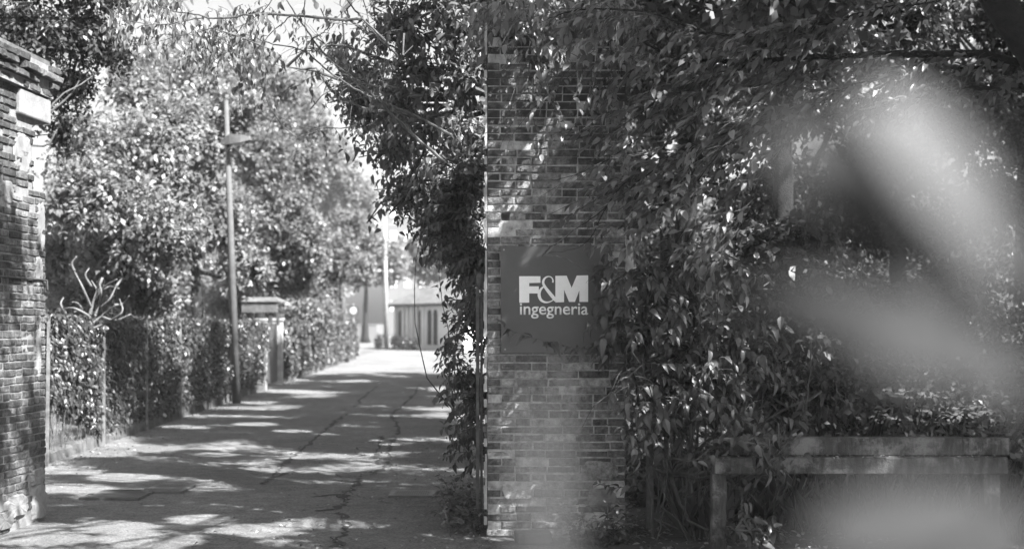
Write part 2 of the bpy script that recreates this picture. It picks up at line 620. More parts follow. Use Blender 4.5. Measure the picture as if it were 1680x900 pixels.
def shoot(mb, lv, p0, direction, length, r0, size, step, droop=0.4, hang=0.5, nseg=6, wander=0.12, subs=0, spread=0.7, start=0.12, jitter=0.3, tw=.55, uj=.35):
    """one arching leafy shoot with side shoots"""
    d = Vector(direction).normalized()
    p = Vector(p0)
    pts = [p.copy()]
    st = length / nseg
    for i in range(nseg):
        d = (d + Vector((random.gauss(0, wander), random.gauss(0, wander), random.gauss(0, wander) - droop / nseg))).normalized()
        p = p + d * st
        pts.append(p.copy())
    mb.tube(pts, [max(r0 * (1 - 0.8 * i / nseg), 0.0009) for i in range(nseg + 1)], 5 if r0 > 0.006 else 4)
    leaves_along(lv, pts, size, step, hang, spread, start, jitter, tw=tw, uj=uj)
    for k in range(subs):
        i = random.randint(1, nseg - 1)
        t = (pts[i + 1] - pts[i]).normalized()
        sd_ = t.cross(Vector((0, 0, 1))) * random.choice((-1, 1)) + Vector((random.gauss(0, .3), random.gauss(0, .3), random.gauss(0, .3)))
        shoot(mb, lv, pts[i], t * 0.9 + sd_ * 0.8, length * random.uniform(.35, .6), r0 * 0.5, size * .95, step, droop, hang, 4, wander, 0, spread, 0.1, jitter, tw, uj)
    return pts


def blob_crown(mb, lv, blobs, origin, twig_density, leaf_size, leaves_per_twig, limb_r=0.05, twig_len=0.6, droop=0.15, shell=0.55, twig_draw=0.3, upn=(0, -0.3, 1), lz=.35):
    """crown of many leafy twigs spread through uneven lobes; limbs run from origin to every lobe"""
    for (cx, cy, cz, rx, ry, rz) in blobs:
        c = Vector((cx, cy, cz))
        if limb_r:
            o = Vector(origin)
            mid = o.lerp(c, 0.5) + Vector((random.gauss(0, .25), random.gauss(0, .25), random.uniform(-.3, .3)))
            pts = curve_pts([o, mid, c], 5, 0.02)
            k = len(pts)
            mb.tube(pts, [limb_r * (1 - 0.75 * i / (k - 1)) for i in range(k)], 6)
        vol = rx * ry * rz
        n = max(6, int(twig_density * vol ** 0.75))
        dv = rng.normal(size=(n, 3))
        dv /= np.linalg.norm(dv, axis=1, keepdims=True)
        rad = (shell + (1 - shell) * rng.random(n)) * (0.75 + 0.5 * rng.random(n) ** 2 + .25 * (rng.random(n) < .06))
        R = np.array([rx, ry, rz])
        tip = np.array(c) + dv * rad[:, None] * R
        tdir = dv + rng.normal(scale=0.5, size=(n, 3))
        tdir[:, 2] -= droop
        tdir /= np.linalg.norm(tdir, axis=1, keepdims=True)
        tl = twig_len * (0.6 + 0.8 * rng.random(n))
        base = tip - tdir * tl[:, None]
        for i in range(n):
            if rng.random() < twig_draw:
                b0, t0 = Vector(base[i]), Vector(tip[i])
                m0 = b0.lerp(t0, .5) + Vector((0, 0, 0.04))
                mb.tube([b0, m0, t0], [0.007, 0.005, 0.002], 3, False)
                if rng.random() < 0.25:
                    mb.tube([c, c.lerp(b0, .6) + Vector((0, 0, .1)), b0], [0.018, 0.011, 0.007], 4, False)
        k = leaves_per_twig
        tt = rng.random((n, k))
        q = base[:, None, :] + tdir[:, None, :] * (tl[:, None] * tt)[:, :, None] + rng.normal(scale=leaf_size * .5, size=(n, k, 3))
        ld = tdir[:, None, :] * 0.6 + rng.normal(scale=0.6, size=(n, k, 3))
        ld[:, :, 2] -= lz
        up = np.array(upn)[None, None, :] + rng.normal(scale=0.45, size=(n, k, 3))
        sz = leaf_size * (0.55 + 0.7 * rng.random((n, k)))
        lv.add(q.reshape(-1, 3), ld.reshape(-1, 3), up.reshape(-1, 3), sz.ravel())


def trunk_mesh(mb, base, top, r0, r1, n=9, wob=0.02, sides=12):
    b, t = Vector(base), Vector(top)
    pts, rr = [], []
    for i in range(n + 1):
        f = i / n
        w = Vector((random.gauss(0, wob), random.gauss(0, wob), 0)) if 0 < i < n else Vector()
        pts.append(b.lerp(t, f) + w)
        fl = 1 + 0.6 * max(0, 0.12 - f) / 0.12
        rr.append((r0 * (1 - f) + r1 * f) * fl)
    mb.tube(pts, rr, sides)
    return pts


def tree(name, label, cat, base, trunk_top, r0, r1, blobs, dens, leaf_size, lpt, leaf_m, temps, group=None, bark='bark', limb_r=0.05, twig_len=0.6, shell=.5, n_single=0, matO=None, twig_draw=.25, droop=.15):
    t = thing(name, label, cat, base, group)
    tm = MB()
    trunk_mesh(tm, base, trunk_top, r0, r1)
    tm.build('trunk', M[bark], t, True)
    mb, lv = MB(), Leaves()
    blob_crown(mb, lv, blobs, trunk_top, dens, leaf_size, lpt, limb_r, twig_len, droop, shell, twig_draw)
    kind(mb.build('branches', M['twig' if bark == 'bark' else bark], t, True), 'stuff')
    finish_leaves(lv, temps, M[leaf_m], matO, t, n_single, 'crown')
    return t


# ------------------------------------------------------------------ ground
def grid_mesh(name, x0, x1, y0, y1, nx, ny, fz, mat):
    xs = np.linspace(x0, x1, nx + 1); ys = np.linspace(y0, y1, ny + 1)
    vs = [(x, y, fz(x, y)) for y in ys for x in xs]
    fs = [(j * (nx + 1) + i, j * (nx + 1) + i + 1, (j + 1) * (nx + 1) + i + 1, (j + 1) * (nx + 1) + i) for j in range(ny) for i in range(nx)]
    me = bpy.data.meshes.new(name)
    me.from_pydata(vs, [], fs)
    return kind(link(name, me, mat, None, True))


grid_mesh('ground', -1500, 1500, -600, 2400, 8, 8, lambda x, y: -0.02, M['soil'])


def fence_x(y):
    return -5.25 - 0.0385 * y


def road_right(y):
    return 0.45 - 0.062 * y if y > 12 else -0.29 + (12 - y) * 0.9


# the lane: a sheet between the fence and the right hedge, spreading in front of the gateway
ys = [-6, 0, 4, 8, 10, 11, 12, 13] + [13 + i * 1.5 for i in range(1, 60)] + [110, 130]
vs, fs = [], []
NX = 14
for y in ys:
    xl = fence_x(y) - 0.1 if y > 16 else (-14 if y < 10.5 else -5.8)
    xr = road_right(y) if y > 11.5 else (14 if y < 10 else 0.8)
    if y > 84:
        xl, xr = -60, 30
    for i in range(NX + 1):
        x = xl + (xr - xl) * i / NX
        z = 0.012 * noise.noise(Vector((x * .6, y * .6, 0))) + 0.006 * noise.noise(Vector((x * 2.2, y * 2.2, 3)))
        vs.append((x, y, z))
for j in range(len(ys) - 1):
    for i in range(NX):
        a = j * (NX + 1) + i
        fs.append((a, a + 1, a + NX + 2, a + NX + 1))
me = bpy.data.meshes.new('road')
me.from_pydata(vs, [], fs)
road = kind(link('road', me, M['asphalt'], None, True))


def road_z(x, y):
    return 0.012 * noise.noise(Vector((x * .6, y * .6, 0))) + 0.006 * noise.noise(Vector((x * 2.2, y * 2.2, 3)))


def bank_z(x, y):
    d = max(0.0, y - 13.5) * min(1, max(0, (x - 0.6) / 2.5))
    return min(2.6, 0.2 * d) + 0.03 + 0.06 * noise.noise(Vector((x * .8, y * .8, 0)))


grid_mesh('bank', 0.75, 34, 9.0, 60, 60, 80, lambda x, y: bank_z(x, y), M['verge'])


# cracks in the asphalt, on the ground at their real places
def G(px, py):
    D = EYE * FP / (py - HOR)
    return ((px - 840) / FP * D, D)


CR = [
    [(430, 795), (447, 778), (470, 757), (505, 730), (540, 700), (566, 678)],
    [(580, 668), (600, 648), (620, 633)],
    [(430, 792), (490, 771), (545, 775), (560, 782), (600, 780), (625, 770), (640, 757), (640, 730), (655, 705), (643, 680), (672, 655), (690, 630)],
    [(520, 815), (555, 812), (568, 818), (560, 832), (520, 838)],
    [(560, 812), (580, 800), (590, 783)],
    [(550, 900), (560, 880), (570, 862), (556, 840)],
    [(400, 673), (520, 674), (620, 671), (740, 668)],
    [(725, 700), (755, 705)], [(720, 686), (752, 687)],
    [(618, 760), (621, 740), (625, 715)],
]
mbc = MB()
for line in CR:
    g = [Vector((*G(*p), 0)) for p in line]
    pts = curve_pts(g, 12)
    wds = []
    for i, p in enumerate(pts):
        p.x += 0.09 * noise.noise(Vector((p.x * 7, p.y * 7, 1)))
        p.y += 0.10 * noise.noise(Vector((p.x * 4, p.y * 4, 7)))
        wds.append(0.010 + 0.075 * max(0, noise.noise(Vector((p.x * 3, p.y * 3, 2))) + .25))
    n0 = len(mbc.v)
    for i, p in enumerate(pts):
        t = (pts[min(i + 1, len(pts) - 1)] - pts[max(0, i - 1)])
        t.normalize()
        nn = Vector((-t.y, t.x, 0)) * wds[i] * (0.2 if i in (0, len(pts) - 1) else 1)
        for s_ in (-1, 1):
            q = p + nn * s_ * random.uniform(.6, 1.2)
            mbc.v.append((q.x, q.y, road_z(q.x, q.y) + 0.005))
    for i in range(len(pts) - 1):
        a = n0 + 2 * i
        mbc.f.append((a, a + 1, a + 3, a + 2))
kind(mbc.build('crack', M['crack'], road), 'stuff')


def grate(name, label, corners, nslat, group, cover=False):
    """drain cover let into the road; corners in photo pixels: near-left, near-right, far-right, far-left"""
    g = [Vector((*G(*c), 0)) for c in corners]
    cen = sum(g, Vector()) / 4
    u = ((g[1] - g[0]) + (g[2] - g[3])) / 2
    v = ((g[3] - g[0]) + (g[2] - g[1])) / 2
    lu, lvv = u.length, v.length
    u.normalize()
    v = Vector((-u.y, u.x, 0))
    t = thing(name, label, 'drain cover', cen, group)
    mt = Matrix(((u.x, v.x, 0, cen.x), (u.y, v.y, 0, cen.y), (0, 0, 1, 0), (0, 0, 0, 1)))
    fr = MB()
    w = 0.05
    fr.box(-lu / 2, lu / 2, -lvv / 2, -lvv / 2 + w, 0, 0.025, mt)
    fr.box(-lu / 2, lu / 2, lvv / 2 - w, lvv / 2, 0, 0.025, mt)
    fr.box(-lu / 2, -lu / 2 + w, -lvv / 2 + w, lvv / 2 - w, 0, 0.025, mt)
    fr.box(lu / 2 - w, lu / 2, -lvv / 2 + w, lvv / 2 - w, 0, 0.025, mt)
    fr.build('frame', M['grate'] if not cover else M['kerb'], t)
    b = MB()
    b.box(-lu / 2 + w, lu / 2 - w, -lvv / 2 + w, lvv / 2 - w, 0, 0.017, mt)
    b.build('pit', M['dark'], t)
    if not cover:
        sl = MB()
        pitch = (lu - 2 * w) / nslat
        sl.box(-pitch * .28, pitch * .28, -lvv / 2 + w, lvv / 2 - w, 0.0175, 0.026)
        mesh = sl.mesh('slat')
        mesh.materials.append(M['grate'])
        for i in range(nslat):
            o = bpy.data.objects.new('slat', mesh)
            C.objects.link(o)
            o.parent = t
            p = u * (-lu / 2 + w + (i + .5) * pitch)
            o.matrix_local = Matrix(((u.x, v.x, 0, p.x), (u.y, v.y, 0, p.y), (0, 0, 1, 0), (0, 0, 0, 1)))


grate('drain_cover', 'flat dark drain cover in a pale frame near the left brick pillar', [(138, 820), (236, 820), (250, 806), (155, 806)], 0, 'drain covers in the lane', True)
grate('drain_cover', 'slotted iron drain grate just beyond the pale framed flat cover', [(236, 809), (305, 809), (315, 798), (250, 798)], 13, 'drain covers in the lane')
grate('drain_cover', 'slotted iron drain grate near the foot of the sign pillar', [(640, 816), (716, 816), (712, 807), (640, 807)], 16, 'drain covers in the lane')

# ------------------------------------------------------------------ brick pillars
def brick_variants(mat, n=8, seed=3):
    r = random.Random(seed)
    out = []
    for k in range(n):
        e = 0.055 if True else 0
        ez = 0.16
        j = lambda a: r.uniform(-a, a)
        vs = []
        for (u, z) in ((0, 0), (1, 0), (1, 1), (0, 1)):
            vs.append((u - .5, 0.0, z - .5))
        for (u, z) in ((0, 0), (1, 0), (1, 1), (0, 1)):
            vs.append((u - .5 + j(.012), 0.93 + j(.03), z - .5 + j(.04)))
        inner = [(e, ez), (.35 + j(.1), ez * .8), (.68 + j(.1), ez * .9), (1 - e, ez), (1 - e, 1 - ez), (.66 + j(.1), 1 - ez * .8), (.33 + j(.1), 1 - ez * .9), (e, 1 - ez)]
        for (u, z) in inner:
            vs.append((u - .5 + j(.015), 1.0 + j(.035), z - .5 + j(.07)))
        # 4..7 outer front ring, 8..15 inner ring
        fs = [(3, 2, 1, 0), (0, 1, 5, 4), (1, 2, 6, 5), (2, 3, 7, 6), (3, 0, 4, 7),
              (4, 5, 11, 10, 9, 8), (5, 6, 12, 11), (6, 7, 15, 14, 13, 12), (7, 4, 8, 15),
              (8, 9, 14, 15), (9, 10, 13, 14), (10, 11, 12, 13)]
        me = bpy.data.meshes.new('brick')
        me.from_pydata(vs, [], fs)
        me.materials.append(mat)
        out.append(me)
    return out


def lay_bricks(parent, meshes, org, u, nrm, width, z0, z1, ch, seed, skip=None, as_parts=True, mb=None, depth=0.09, maxn=300, face_out=0.0, rough=1.0):
    """courses of long and short bricks over a face; returns the count"""
    r = random.Random(seed)
    u, nrm, org = Vector(u).normalized(), Vector(nrm).normalized(), Vector(org)
    nc = int((z1 - z0) / ch)
    cnt = 0
    for c in range(nc):
        z = z0 + (c + .5) * ch
        x = 0.0
        first = True
        while x < width - 0.03:
            L = r.choice((0.255, 0.262, 0.25)) if r.random() < .74 else 0.125
            if first:
                L = (0.125 if c % 2 else 0.255) * r.uniform(.85, 1.0)
                first = False
            L = min(L, width - x)
            if width - x - L < 0.06:
                L = width - x
            cx = x + L / 2
            x += L + 0.0
            bl = L - 0.010 * r.uniform(.7, 1.6)
            bh = ch - 0.0095 * r.uniform(.7, 1.7)
            if skip and skip(cx, z):
                continue
            outp = 0.003 + r.gauss(0, 0.0045) * rough
            if r.random() < .07:
                outp -= 0.018 * rough
            if r.random() < .05 * rough and bl > .2:
                bh *= .8
            p = org + u * cx + nrm * (outp - depth + face_out) + Vector((0, 0, z + r.gauss(0, .0015)))
            a = r.gauss(0, 0.008)
            uu = (u + Vector((0, 0, a))).normalized()
            zz = Vector((-u.x * a, -u.y * a, 1)).normalized()
            mt = Matrix(((uu.x * bl, nrm.x * depth, zz.x * bh, p.x), (uu.y * bl, nrm.y * depth, zz.y * bh, p.y), (uu.z * bl, nrm.z * depth, zz.z * bh, p.z), (0, 0, 0, 1)))
            me = r.choice(meshes)
            if as_parts and cnt < maxn:
                o = bpy.data.objects.new('brick', me)
                C.objects.link(o)
                o.parent = parent
                o.matrix_local = Matrix.Translation(-Vector(parent.location)) @ mt
            elif mb is not None:
                mb.verts([v.co for v in me.vertices], [tuple(p_.vertices) for p_ in me.polygons], mt)
            cnt += 1
    return cnt


def lump(cx, cz, w, h, seed, thick=0.02, n=30):
    """an irregular low pad: outline in (u, z) with a raised middle; local x=u, y=out, z=up"""
    r = random.Random(seed)
    ring0, ring1 = [], []
    for i in range(n):
        a = 2 * PI * i / n
        k = .93 + .22 * noise.noise(Vector((math.cos(a) * 1.6, math.sin(a) * 1.6, seed * 3.7))) + r.uniform(-.05, .05)
        c, s = math.cos(a), math.sin(a)
        c = math.copysign(abs(c) ** .6, c)
        s = math.copysign(abs(s) ** .6, s)
        ring0.append((cx + c * w / 2 * k, 0, cz + s * h / 2 * k))
        ring1.append((cx + c * w / 2 * k * .86, thick * r.uniform(.7, 1.1), cz + s * h / 2 * k * .84))
    vs = ring0 + ring1 + [(cx, thick, cz)]
    fs = [(i, (i + 1) % n, n + (i + 1) % n, n + i) for i in range(n)] + [(n + i, n + (i + 1) % n, 2 * n) for i in range(n)]
    return vs, fs


CH = 0.0648
# --- right pillar, with the sign
PR_X0, PR_X1, PR_Y, PR_T = P(798, 0, 11).x, P(1027, 0, 11).x, 11.0, 0.62
PW = PR_X1 - PR_X0
PRH = 4.18
pr = thing('brick_pillar', 'tall old brick gate pillar carrying the square company sign, leafy sprays hanging over it', 'pillar', (PR_X0 + PW / 2, PR_Y + PR_T / 2, 0), 'brick gate pillars')
hx0, hx1 = P(823, 0, 11).x - PR_X0, P(836, 0, 11).x - PR_X0
hz = P(0, 350, 11).z
hz0 = math.floor(hz / CH) * CH
core = MB()
ins = 0.012
core.box(PR_X0 + ins, PR_X1 - ins, PR_Y + .13, PR_Y + PR_T - ins, -0.1, PRH - .1)
core.box(PR_X0 + ins, PR_X1 - ins, PR_Y + ins, PR_Y + .13, -0.1, hz0)
core.box(PR_X0 + ins, PR_X1 - ins, PR_Y + ins, PR_Y + .13, hz0 + CH, PRH - .1)
core.box(PR_X0 + ins, PR_X0 + hx0, PR_Y + ins, PR_Y + .13, hz0, hz0 + CH)
core.box(PR_X0 + hx1, PR_X1 - ins, PR_Y + ins, PR_Y + .13, hz0, hz0 + CH)
core.build('mortar', M['mortar'], pr)
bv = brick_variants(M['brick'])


def skip_r(u, z):
    if abs(z - (hz0 + CH / 2)) < CH * .4 and hx0 - .05 < u < hx1 + .05:
        return True
    if z > PRH - .45 and random.Random(int(u * 91 + z * 517)).random() < (z - PRH + .45) * .9:
        return True
    if z < 0.3 and random.Random(int(u * 77 + z * 331)).random() < .35:
        return True
    return False


sb = MB()
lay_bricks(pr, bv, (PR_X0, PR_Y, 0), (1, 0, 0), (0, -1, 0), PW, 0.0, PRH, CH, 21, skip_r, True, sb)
lay_bricks(pr, bv, (PR_X0, PR_Y + PR_T, 0), (0, -1, 0), (-1, 0, 0), PR_T - .092, 0.0, PRH - .1, CH, 22, None, False, sb)
lay_bricks(pr, bv, (PR_X1, PR_Y + .092, 0), (0, 1, 0), (1, 0, 0), PR_T - .092, 0.0, PRH - .1, CH, 23, None, False, sb)
lay_bricks(pr, bv, (PR_X1, PR_Y + PR_T, 0), (-1, 0, 0), (0, 1, 0), PW, 0.0, PRH - .1, CH, 24, None, False, sb)
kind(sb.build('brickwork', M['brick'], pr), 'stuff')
# half bricks filling either side of the putlog hole
for (a, b) in ((hx0 - .13, hx0 - .006), (hx1 + .006, hx1 + .13)):
    h_ = MB()
    h_.box(PR_X0 + a, PR_X0 + b, PR_Y - .004, PR_Y + .05, hz0 + .006, hz0 + CH - .006)
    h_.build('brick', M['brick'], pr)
# plaster patches and pale edge
def face_pad(parent, px, py, w, h, seed, mat='plaster', th=0.018, D=11.0, yoff=-0.012):
    vs, fs = lump(0, 0, w, h, seed, th)
    c = P(px, py, D)
    m_ = MB()
    m_.verts([(c.x + v[0], PR_Y + yoff - v[1], c.z + v[2]) for v in vs], fs)
    return m_.build('plaster_patch', M[mat], parent)


face_pad(pr, 850, 803, .28, .16, 3, 'mortar', .003)
face_pad(pr, 985, 815, .26, .16, 6, 'mortar_dark', .008)
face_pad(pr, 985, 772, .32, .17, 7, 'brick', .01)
face_pad(pr, 812, 70, .12, .09, 10, 'plaster')
face_pad(pr, 990, 160, .16, .12, 11, 'mortar_dark')
face_pad(pr, 930, 205, .12, .07, 12, 'plaster')
eg = MB()
for i in range(64):
    z = 0.1 + i * 0.0642
    if random.random() < .22:
        continue
    w = random.uniform(.008, .02)
    eg.box(PR_X0 - .017 + random.uniform(-.007, .009), PR_X0 + .006, PR_Y - random.uniform(.004, .010), PR_Y + .03, z, z + .0642)
kind(eg.build('plaster_edge', M['plaster'], pr), 'stuff')
# pale block lying at its foot
b_ = MB()
b_.box(-.14, .14, -.09, .09, 0, .09)
o = b_.build('stone_block', M['kerb'])
md = o.modifiers.new('b', 'BEVEL'); md.width = .012; md.segments = 2
o.location = (P(875, 0, 10.6).x, 10.72, 0.0); o.rotation_euler.z = .15
tag(o, 'squared block lying against the foot of the sign pillar', 'stone')

# --- sign
SG = 10.955


def S(u, v, D=SG):       # crop coordinates (4.5x crop from 810,390) to a place on the sign plane
    return P(810 + u / 4.5, 390 + v / 4.5, D)


sg = thing('company_sign', 'square grey sign with bold white F&M and ingegneria lettering, fixed to the brick pillar', 'sign', S(445, 450))
cor = [S(48, 62), S(58, 850), S(850, 848), S(842, 58)]
pm = MB()
fr = [Vector((c.x, SG - .0, c.z)) for c in cor]
bk = [Vector((c.x, SG + .018, c.z)) for c in cor]
pm.verts(fr + bk, [(0, 1, 2, 3), (7, 6, 5, 4), (0, 4, 5, 1), (1, 5, 6, 2), (2, 6, 7, 3), (3, 7, 4, 0)])
o = pm.build('panel', M['sign'], sg)
for (u, v) in ((75, 88), (818, 86), (84, 822), (820, 822), (758, 775)):
    c = S(u, v)
    s_ = MB()
    s_.tube([(c.x, SG - .004, c.z), (c.x, SG + .001, c.z)], .008, 10)
    s_.build('screw', M['metal'], sg)


def poly_letter(name, pts, th=0.003):
    P2 = [S(*p) for p in pts]
    n = len(P2)
    cu = bpy.data.curves.new(name, 'CURVE')
    cu.dimensions = '2D'
    cu.fill_mode = 'BOTH'
    cu.extrude = th / 2
    sp = cu.splines.new('POLY')
    sp.points.add(n - 1)
    for i, q in enumerate(P2):
        sp.points[i].co = (q.x, q.z, 0, 1)
    sp.use_cyclic_u = True
    return curve_to_mesh(name, cu, Matrix(((1, 0, 0, 0), (0, 0, -1, SG - th / 2 - .0005), (0, 1, 0, 0), (0, 0, 0, 1))))


def curve_to_mesh(name, cu, mt):
    tmp = bpy.data.objects.new('tmp', cu)
    C.objects.link(tmp)
    bpy.context.view_layer.update()
    me = bpy.data.meshes.new_from_object(tmp.evaluated_get(bpy.context.evaluated_depsgraph_get()))
    bpy.data.objects.remove(tmp)
    bpy.data.curves.remove(cu)
    me.transform(mt)
    me.name = name
    me.materials.clear()
    return link('letter', me, M['white'], sg)


poly_letter('letter_f', [(188, 283), (345, 283), (345, 331), (262, 333), (262, 357), (333, 357), (333, 410), (262, 410), (262, 477), (189, 479)])
poly_letter('letter_m', [(455, 280), (538, 279), (575, 368), (613, 278), (697, 276), (697, 472), (632, 472), (632, 388), (600, 472), (556, 472), (519, 382), (519, 474), (455, 476)])
amp = [((436, 330), 11), ((437, 312), 10), ((428, 294), 7), ((408, 285), 7), ((384, 292), 12), ((368, 312), 17), ((366, 336), 18), ((380, 364), 20), ((404, 396), 24), ((430, 428), 26), ((456, 458), 24), ((470, 470), 16)]
amp2 = [((384, 352), 7), ((356, 370), 14), ((338, 398), 21), ((336, 428), 23), ((348, 456), 20), ((374, 473), 15), ((404, 474), 10), ((432, 462), 7), ((452, 442), 6), ((466, 420), 6)]
am = MB()
for li, lay in enumerate((amp, amp2)):
    ctr = [Vector((p[0][0], p[0][1], 0)) for p in lay]
    wd = [p[1] for p in lay]
    pts = curve_pts(ctr, 5)
    n0 = len(am.v)
    for i, p in enumerate(pts):
        f = i / 5
        k = min(int(f), len(wd) - 2)
        w = wd[k] * (1 - (f - k)) + wd[k + 1] * (f - k)
        t = (pts[min(i + 1, len(pts) - 1)] - pts[max(0, i - 1)]).normalized()
        nn = Vector((-t.y, t.x, 0)) * w / 2
        for q in (p + nn, p - nn):
            w3 = S(q.x, q.y)
            am.v.append((w3.x, SG - .004 - li * .0006, w3.z))
    for i in range(len(pts) - 1):
        a = n0 + 2 * i
        am.f.append((a, a + 1, a + 3, a + 2))
o = am.build('letter', M['white'], sg)
sol = o.modifiers.new('s', 'SOLIDIFY'); sol.thickness = .002
fc = bpy.data.curves.new('word', 'FONT')
fc.body = 'ingegneria'
fc.size = 1.0
fc.extrude = 0.0
fc.offset = 0.012
tmp = bpy.data.objects.new('tmp', fc)
C.objects.link(tmp)
bpy.context.view_layer.update()
me = bpy.data.meshes.new_from_object(tmp.evaluated_get(bpy.context.evaluated_depsgraph_get()))
bpy.data.objects.remove(tmp)
co = np.array([v.co[:] for v in me.vertices])
x0, x1 = co[:, 0].min(), co[:, 0].max()
a, b = S(193, 565), S(697, 565)
sx = (b.x - a.x) / (x1 - x0)
me.transform(Matrix(((sx, 0, 0, a.x - x0 * sx), (0, 0, -1, SG - .0035), (0, sx * 1.02, 0, a.z), (0, 0, 0, 1))))
me.materials.clear()
wdo = link('lettering', me, M['white'], sg)
sol = wdo.modifiers.new('s', 'SOLIDIFY'); sol.thickness = .002
# glossy sign: thin plate seams are real, no painted light

# --- left pillar: we see its inner face running away from us
lc = Vector((P(75, 0, 12).x, 12.0, 0))
ldir = Vector((0.05, 1, 0)).normalized()          # towards the far corner
LT = 1.25
lorg = lc - ldir * LT
lnrm = Vector((ldir.y, -ldir.x, 0))
pl = thing('brick_pillar', 'crumbling brick pillar at the left edge of the picture with a broken brick cornice', 'pillar', (lc.x - .55, lc.y - .6, 0), 'brick gate pillars')
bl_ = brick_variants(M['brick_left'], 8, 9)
LTOP = 3.76
mtL = Matrix(((ldir.x, lnrm.x, 0, lorg.x), (ldir.y, lnrm.y, 0, lorg.y), (0, 0, 1, 0), (0, 0, 0, 1)))
cm = MB()
ch0, ch1 = 2.92, 3.52
cm.box(ins, LT - ins, -1.1, -.006, -.1, ch0, mtL)
cm.box(ins, LT - .27, -1.1, -ins, ch0, ch1, mtL)
cm.box(ins, LT - ins, -1.1, -ins, ch1, LTOP, mtL)
cm.box(ins - .05, LT + .05, -1.15, .05, LTOP, LTOP + .28, mtL)
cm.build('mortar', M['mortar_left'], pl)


def skip_l(u, z):
    if ch0 < z < ch1 and u > LT - .27:
        return True
    if z < .42 and u > LT - .33:
        return True
    r_ = random.Random(int(u * 83 + z * 619)).random()
    if z < .3 and r_ < .4:
        return True
    if z > 2.7 and r_ < .12:
        return True
    if z > ch1 and u > LT - .35:
        return True
    return False


lay_bricks(pl, bl_, lorg, ldir, lnrm, LT, 0.0, LTOP, CH, 31, skip_l, True, None, rough=.35)
sb = MB()
lay_bricks(pl, bl_, lc, (-1, 0.05, 0), (0.05, 1, 0), 1.1, 0, LTOP, CH, 32, lambda u, z: z > ch0 - .05 and u < .3, False, sb)
lay_bricks(pl, bl_, lorg - lnrm * 1.1, (1, -0.05, 0), (-0.05, -1, 0), 1.1, 0, LTOP, CH, 33, None, False, sb)
kind(sb.build('brickwork', M['brick_left'], pl), 'stuff')
# cornice: projecting, broken courses
for k, (zc, outc) in enumerate(((LTOP, .05), (LTOP + .07, .09), (LTOP + .14, .12), (LTOP + .21, .10))):
    lay_bricks(pl, bl_, lorg - ldir * .08, ldir, lnrm, LT + .08 + outc, zc, zc + .071, .07, 40 + k, (lambda u, z, k=k: random.Random(int(u * 53 + k * 7)).random() < (.1 if k < 3 else .35)), True, None, depth=.16, face_out=outc)
capm = MB()
capm.box(-.05, LT + .02, -1.2, .03, LTOP + .285, LTOP + .33, mtL)
capm.build('coping', M['kerb'], pl)
# pale stone block under the cornice at the corner
stn = MB()
stn.box(LT - .62, LT + .04, -.3, .035, ch1 + .01, LTOP - .01, mtL)
o = stn.build('corner_stone', M['stone_left'], pl)
md = o.modifiers.new('b', 'BEVEL'); md.width = .015; md.segments = 2
# rough cement foot at the corner
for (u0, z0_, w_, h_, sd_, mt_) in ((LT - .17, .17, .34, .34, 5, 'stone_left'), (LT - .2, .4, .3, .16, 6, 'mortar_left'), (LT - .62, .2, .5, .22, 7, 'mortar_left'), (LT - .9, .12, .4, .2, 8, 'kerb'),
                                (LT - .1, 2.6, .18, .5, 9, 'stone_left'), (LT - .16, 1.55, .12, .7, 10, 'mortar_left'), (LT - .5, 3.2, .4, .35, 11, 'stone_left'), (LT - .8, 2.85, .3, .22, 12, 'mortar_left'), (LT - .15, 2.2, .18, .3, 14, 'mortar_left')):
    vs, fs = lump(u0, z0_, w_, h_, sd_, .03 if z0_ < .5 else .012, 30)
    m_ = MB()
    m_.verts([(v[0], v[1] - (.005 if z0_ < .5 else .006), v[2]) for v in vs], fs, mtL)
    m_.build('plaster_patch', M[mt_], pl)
# iron tie bar with hook
zb = P(0, 459, 12).z
tb = MB()
tb.tube([mtL @ Vector((0, .014, zb)), mtL @ Vector((LT - .12, .014, zb)), mtL @ Vector((LT - .05, .03, zb - .01)), mtL @ Vector((LT - .04, .03, zb - .09))], .011, 6)
tb.build('tie_bar', M['iron'], pl)

# ------------------------------------------------------------------ left fence
Y0, Y1 = 16.4, 66.0
fdir = Vector((-0.0385, 1, 0)).normalized()
fn = Vector((fdir.y, -fdir.x, 0))       # towards the lane
FENCE_GATE = (35.2, 38.6)
# kerb of rough concrete blocks
kb = kind(bpy.data.objects.new('kerb', None)); C.objects.link(kb); kb.location = (fence_x(Y0), Y0, 0)
y = Y0 - .4
kcount = 0
while y < Y1:
    ln = random.uniform(.6, 1.3)
    h = random.uniform(.13, .2)
    if not (FENCE_GATE[0] < y < FENCE_GATE[1]):
        m_ = MB()
        th = random.uniform(.16, .22)
        nseg = 3
        for i in range(nseg):
            pass
        vs = []
        for i in range(nseg + 1):
            yy = i / nseg * (ln - .015)
            for (xx, zz) in ((-.14, 0), (th * .5, 0), (th * .5 - .01, h * .8), (th * .35, h), (-.14, h)):
                vs.append((xx + random.gauss(0, .008), yy, zz + (random.gauss(0, .012) if zz else -0.02)))
        fs = []
        for i in range(nseg):
            for j in range(5):
                fs.append((i * 5 + j, i * 5 + (j + 1) % 5, (i + 1) * 5 + (j + 1) % 5, (i + 1) * 5 + j))
        fs += [(4, 3, 2, 1, 0), tuple(nseg * 5 + j for j in range(5))]
        m_.verts(vs, fs, Matrix.Translation((fence_x(y), y, 0)) @ Matrix.Rotation(math.atan(.0385), 4, 'Z'))
        m_.build('kerb_block', M['kerb'], kb)
    y += ln

fe = thing('chain_link_fence', 'chain link garden fence on pale posts, smothered in climbing ivy', 'fence', (fence_x(Y0), Y0, 0))
# wire mesh, as real diagonal wires (near bays only; beyond, the ivy covers it)
wm = MB()
dm = 0.045
zlo, zhi = 0.19, 1.72


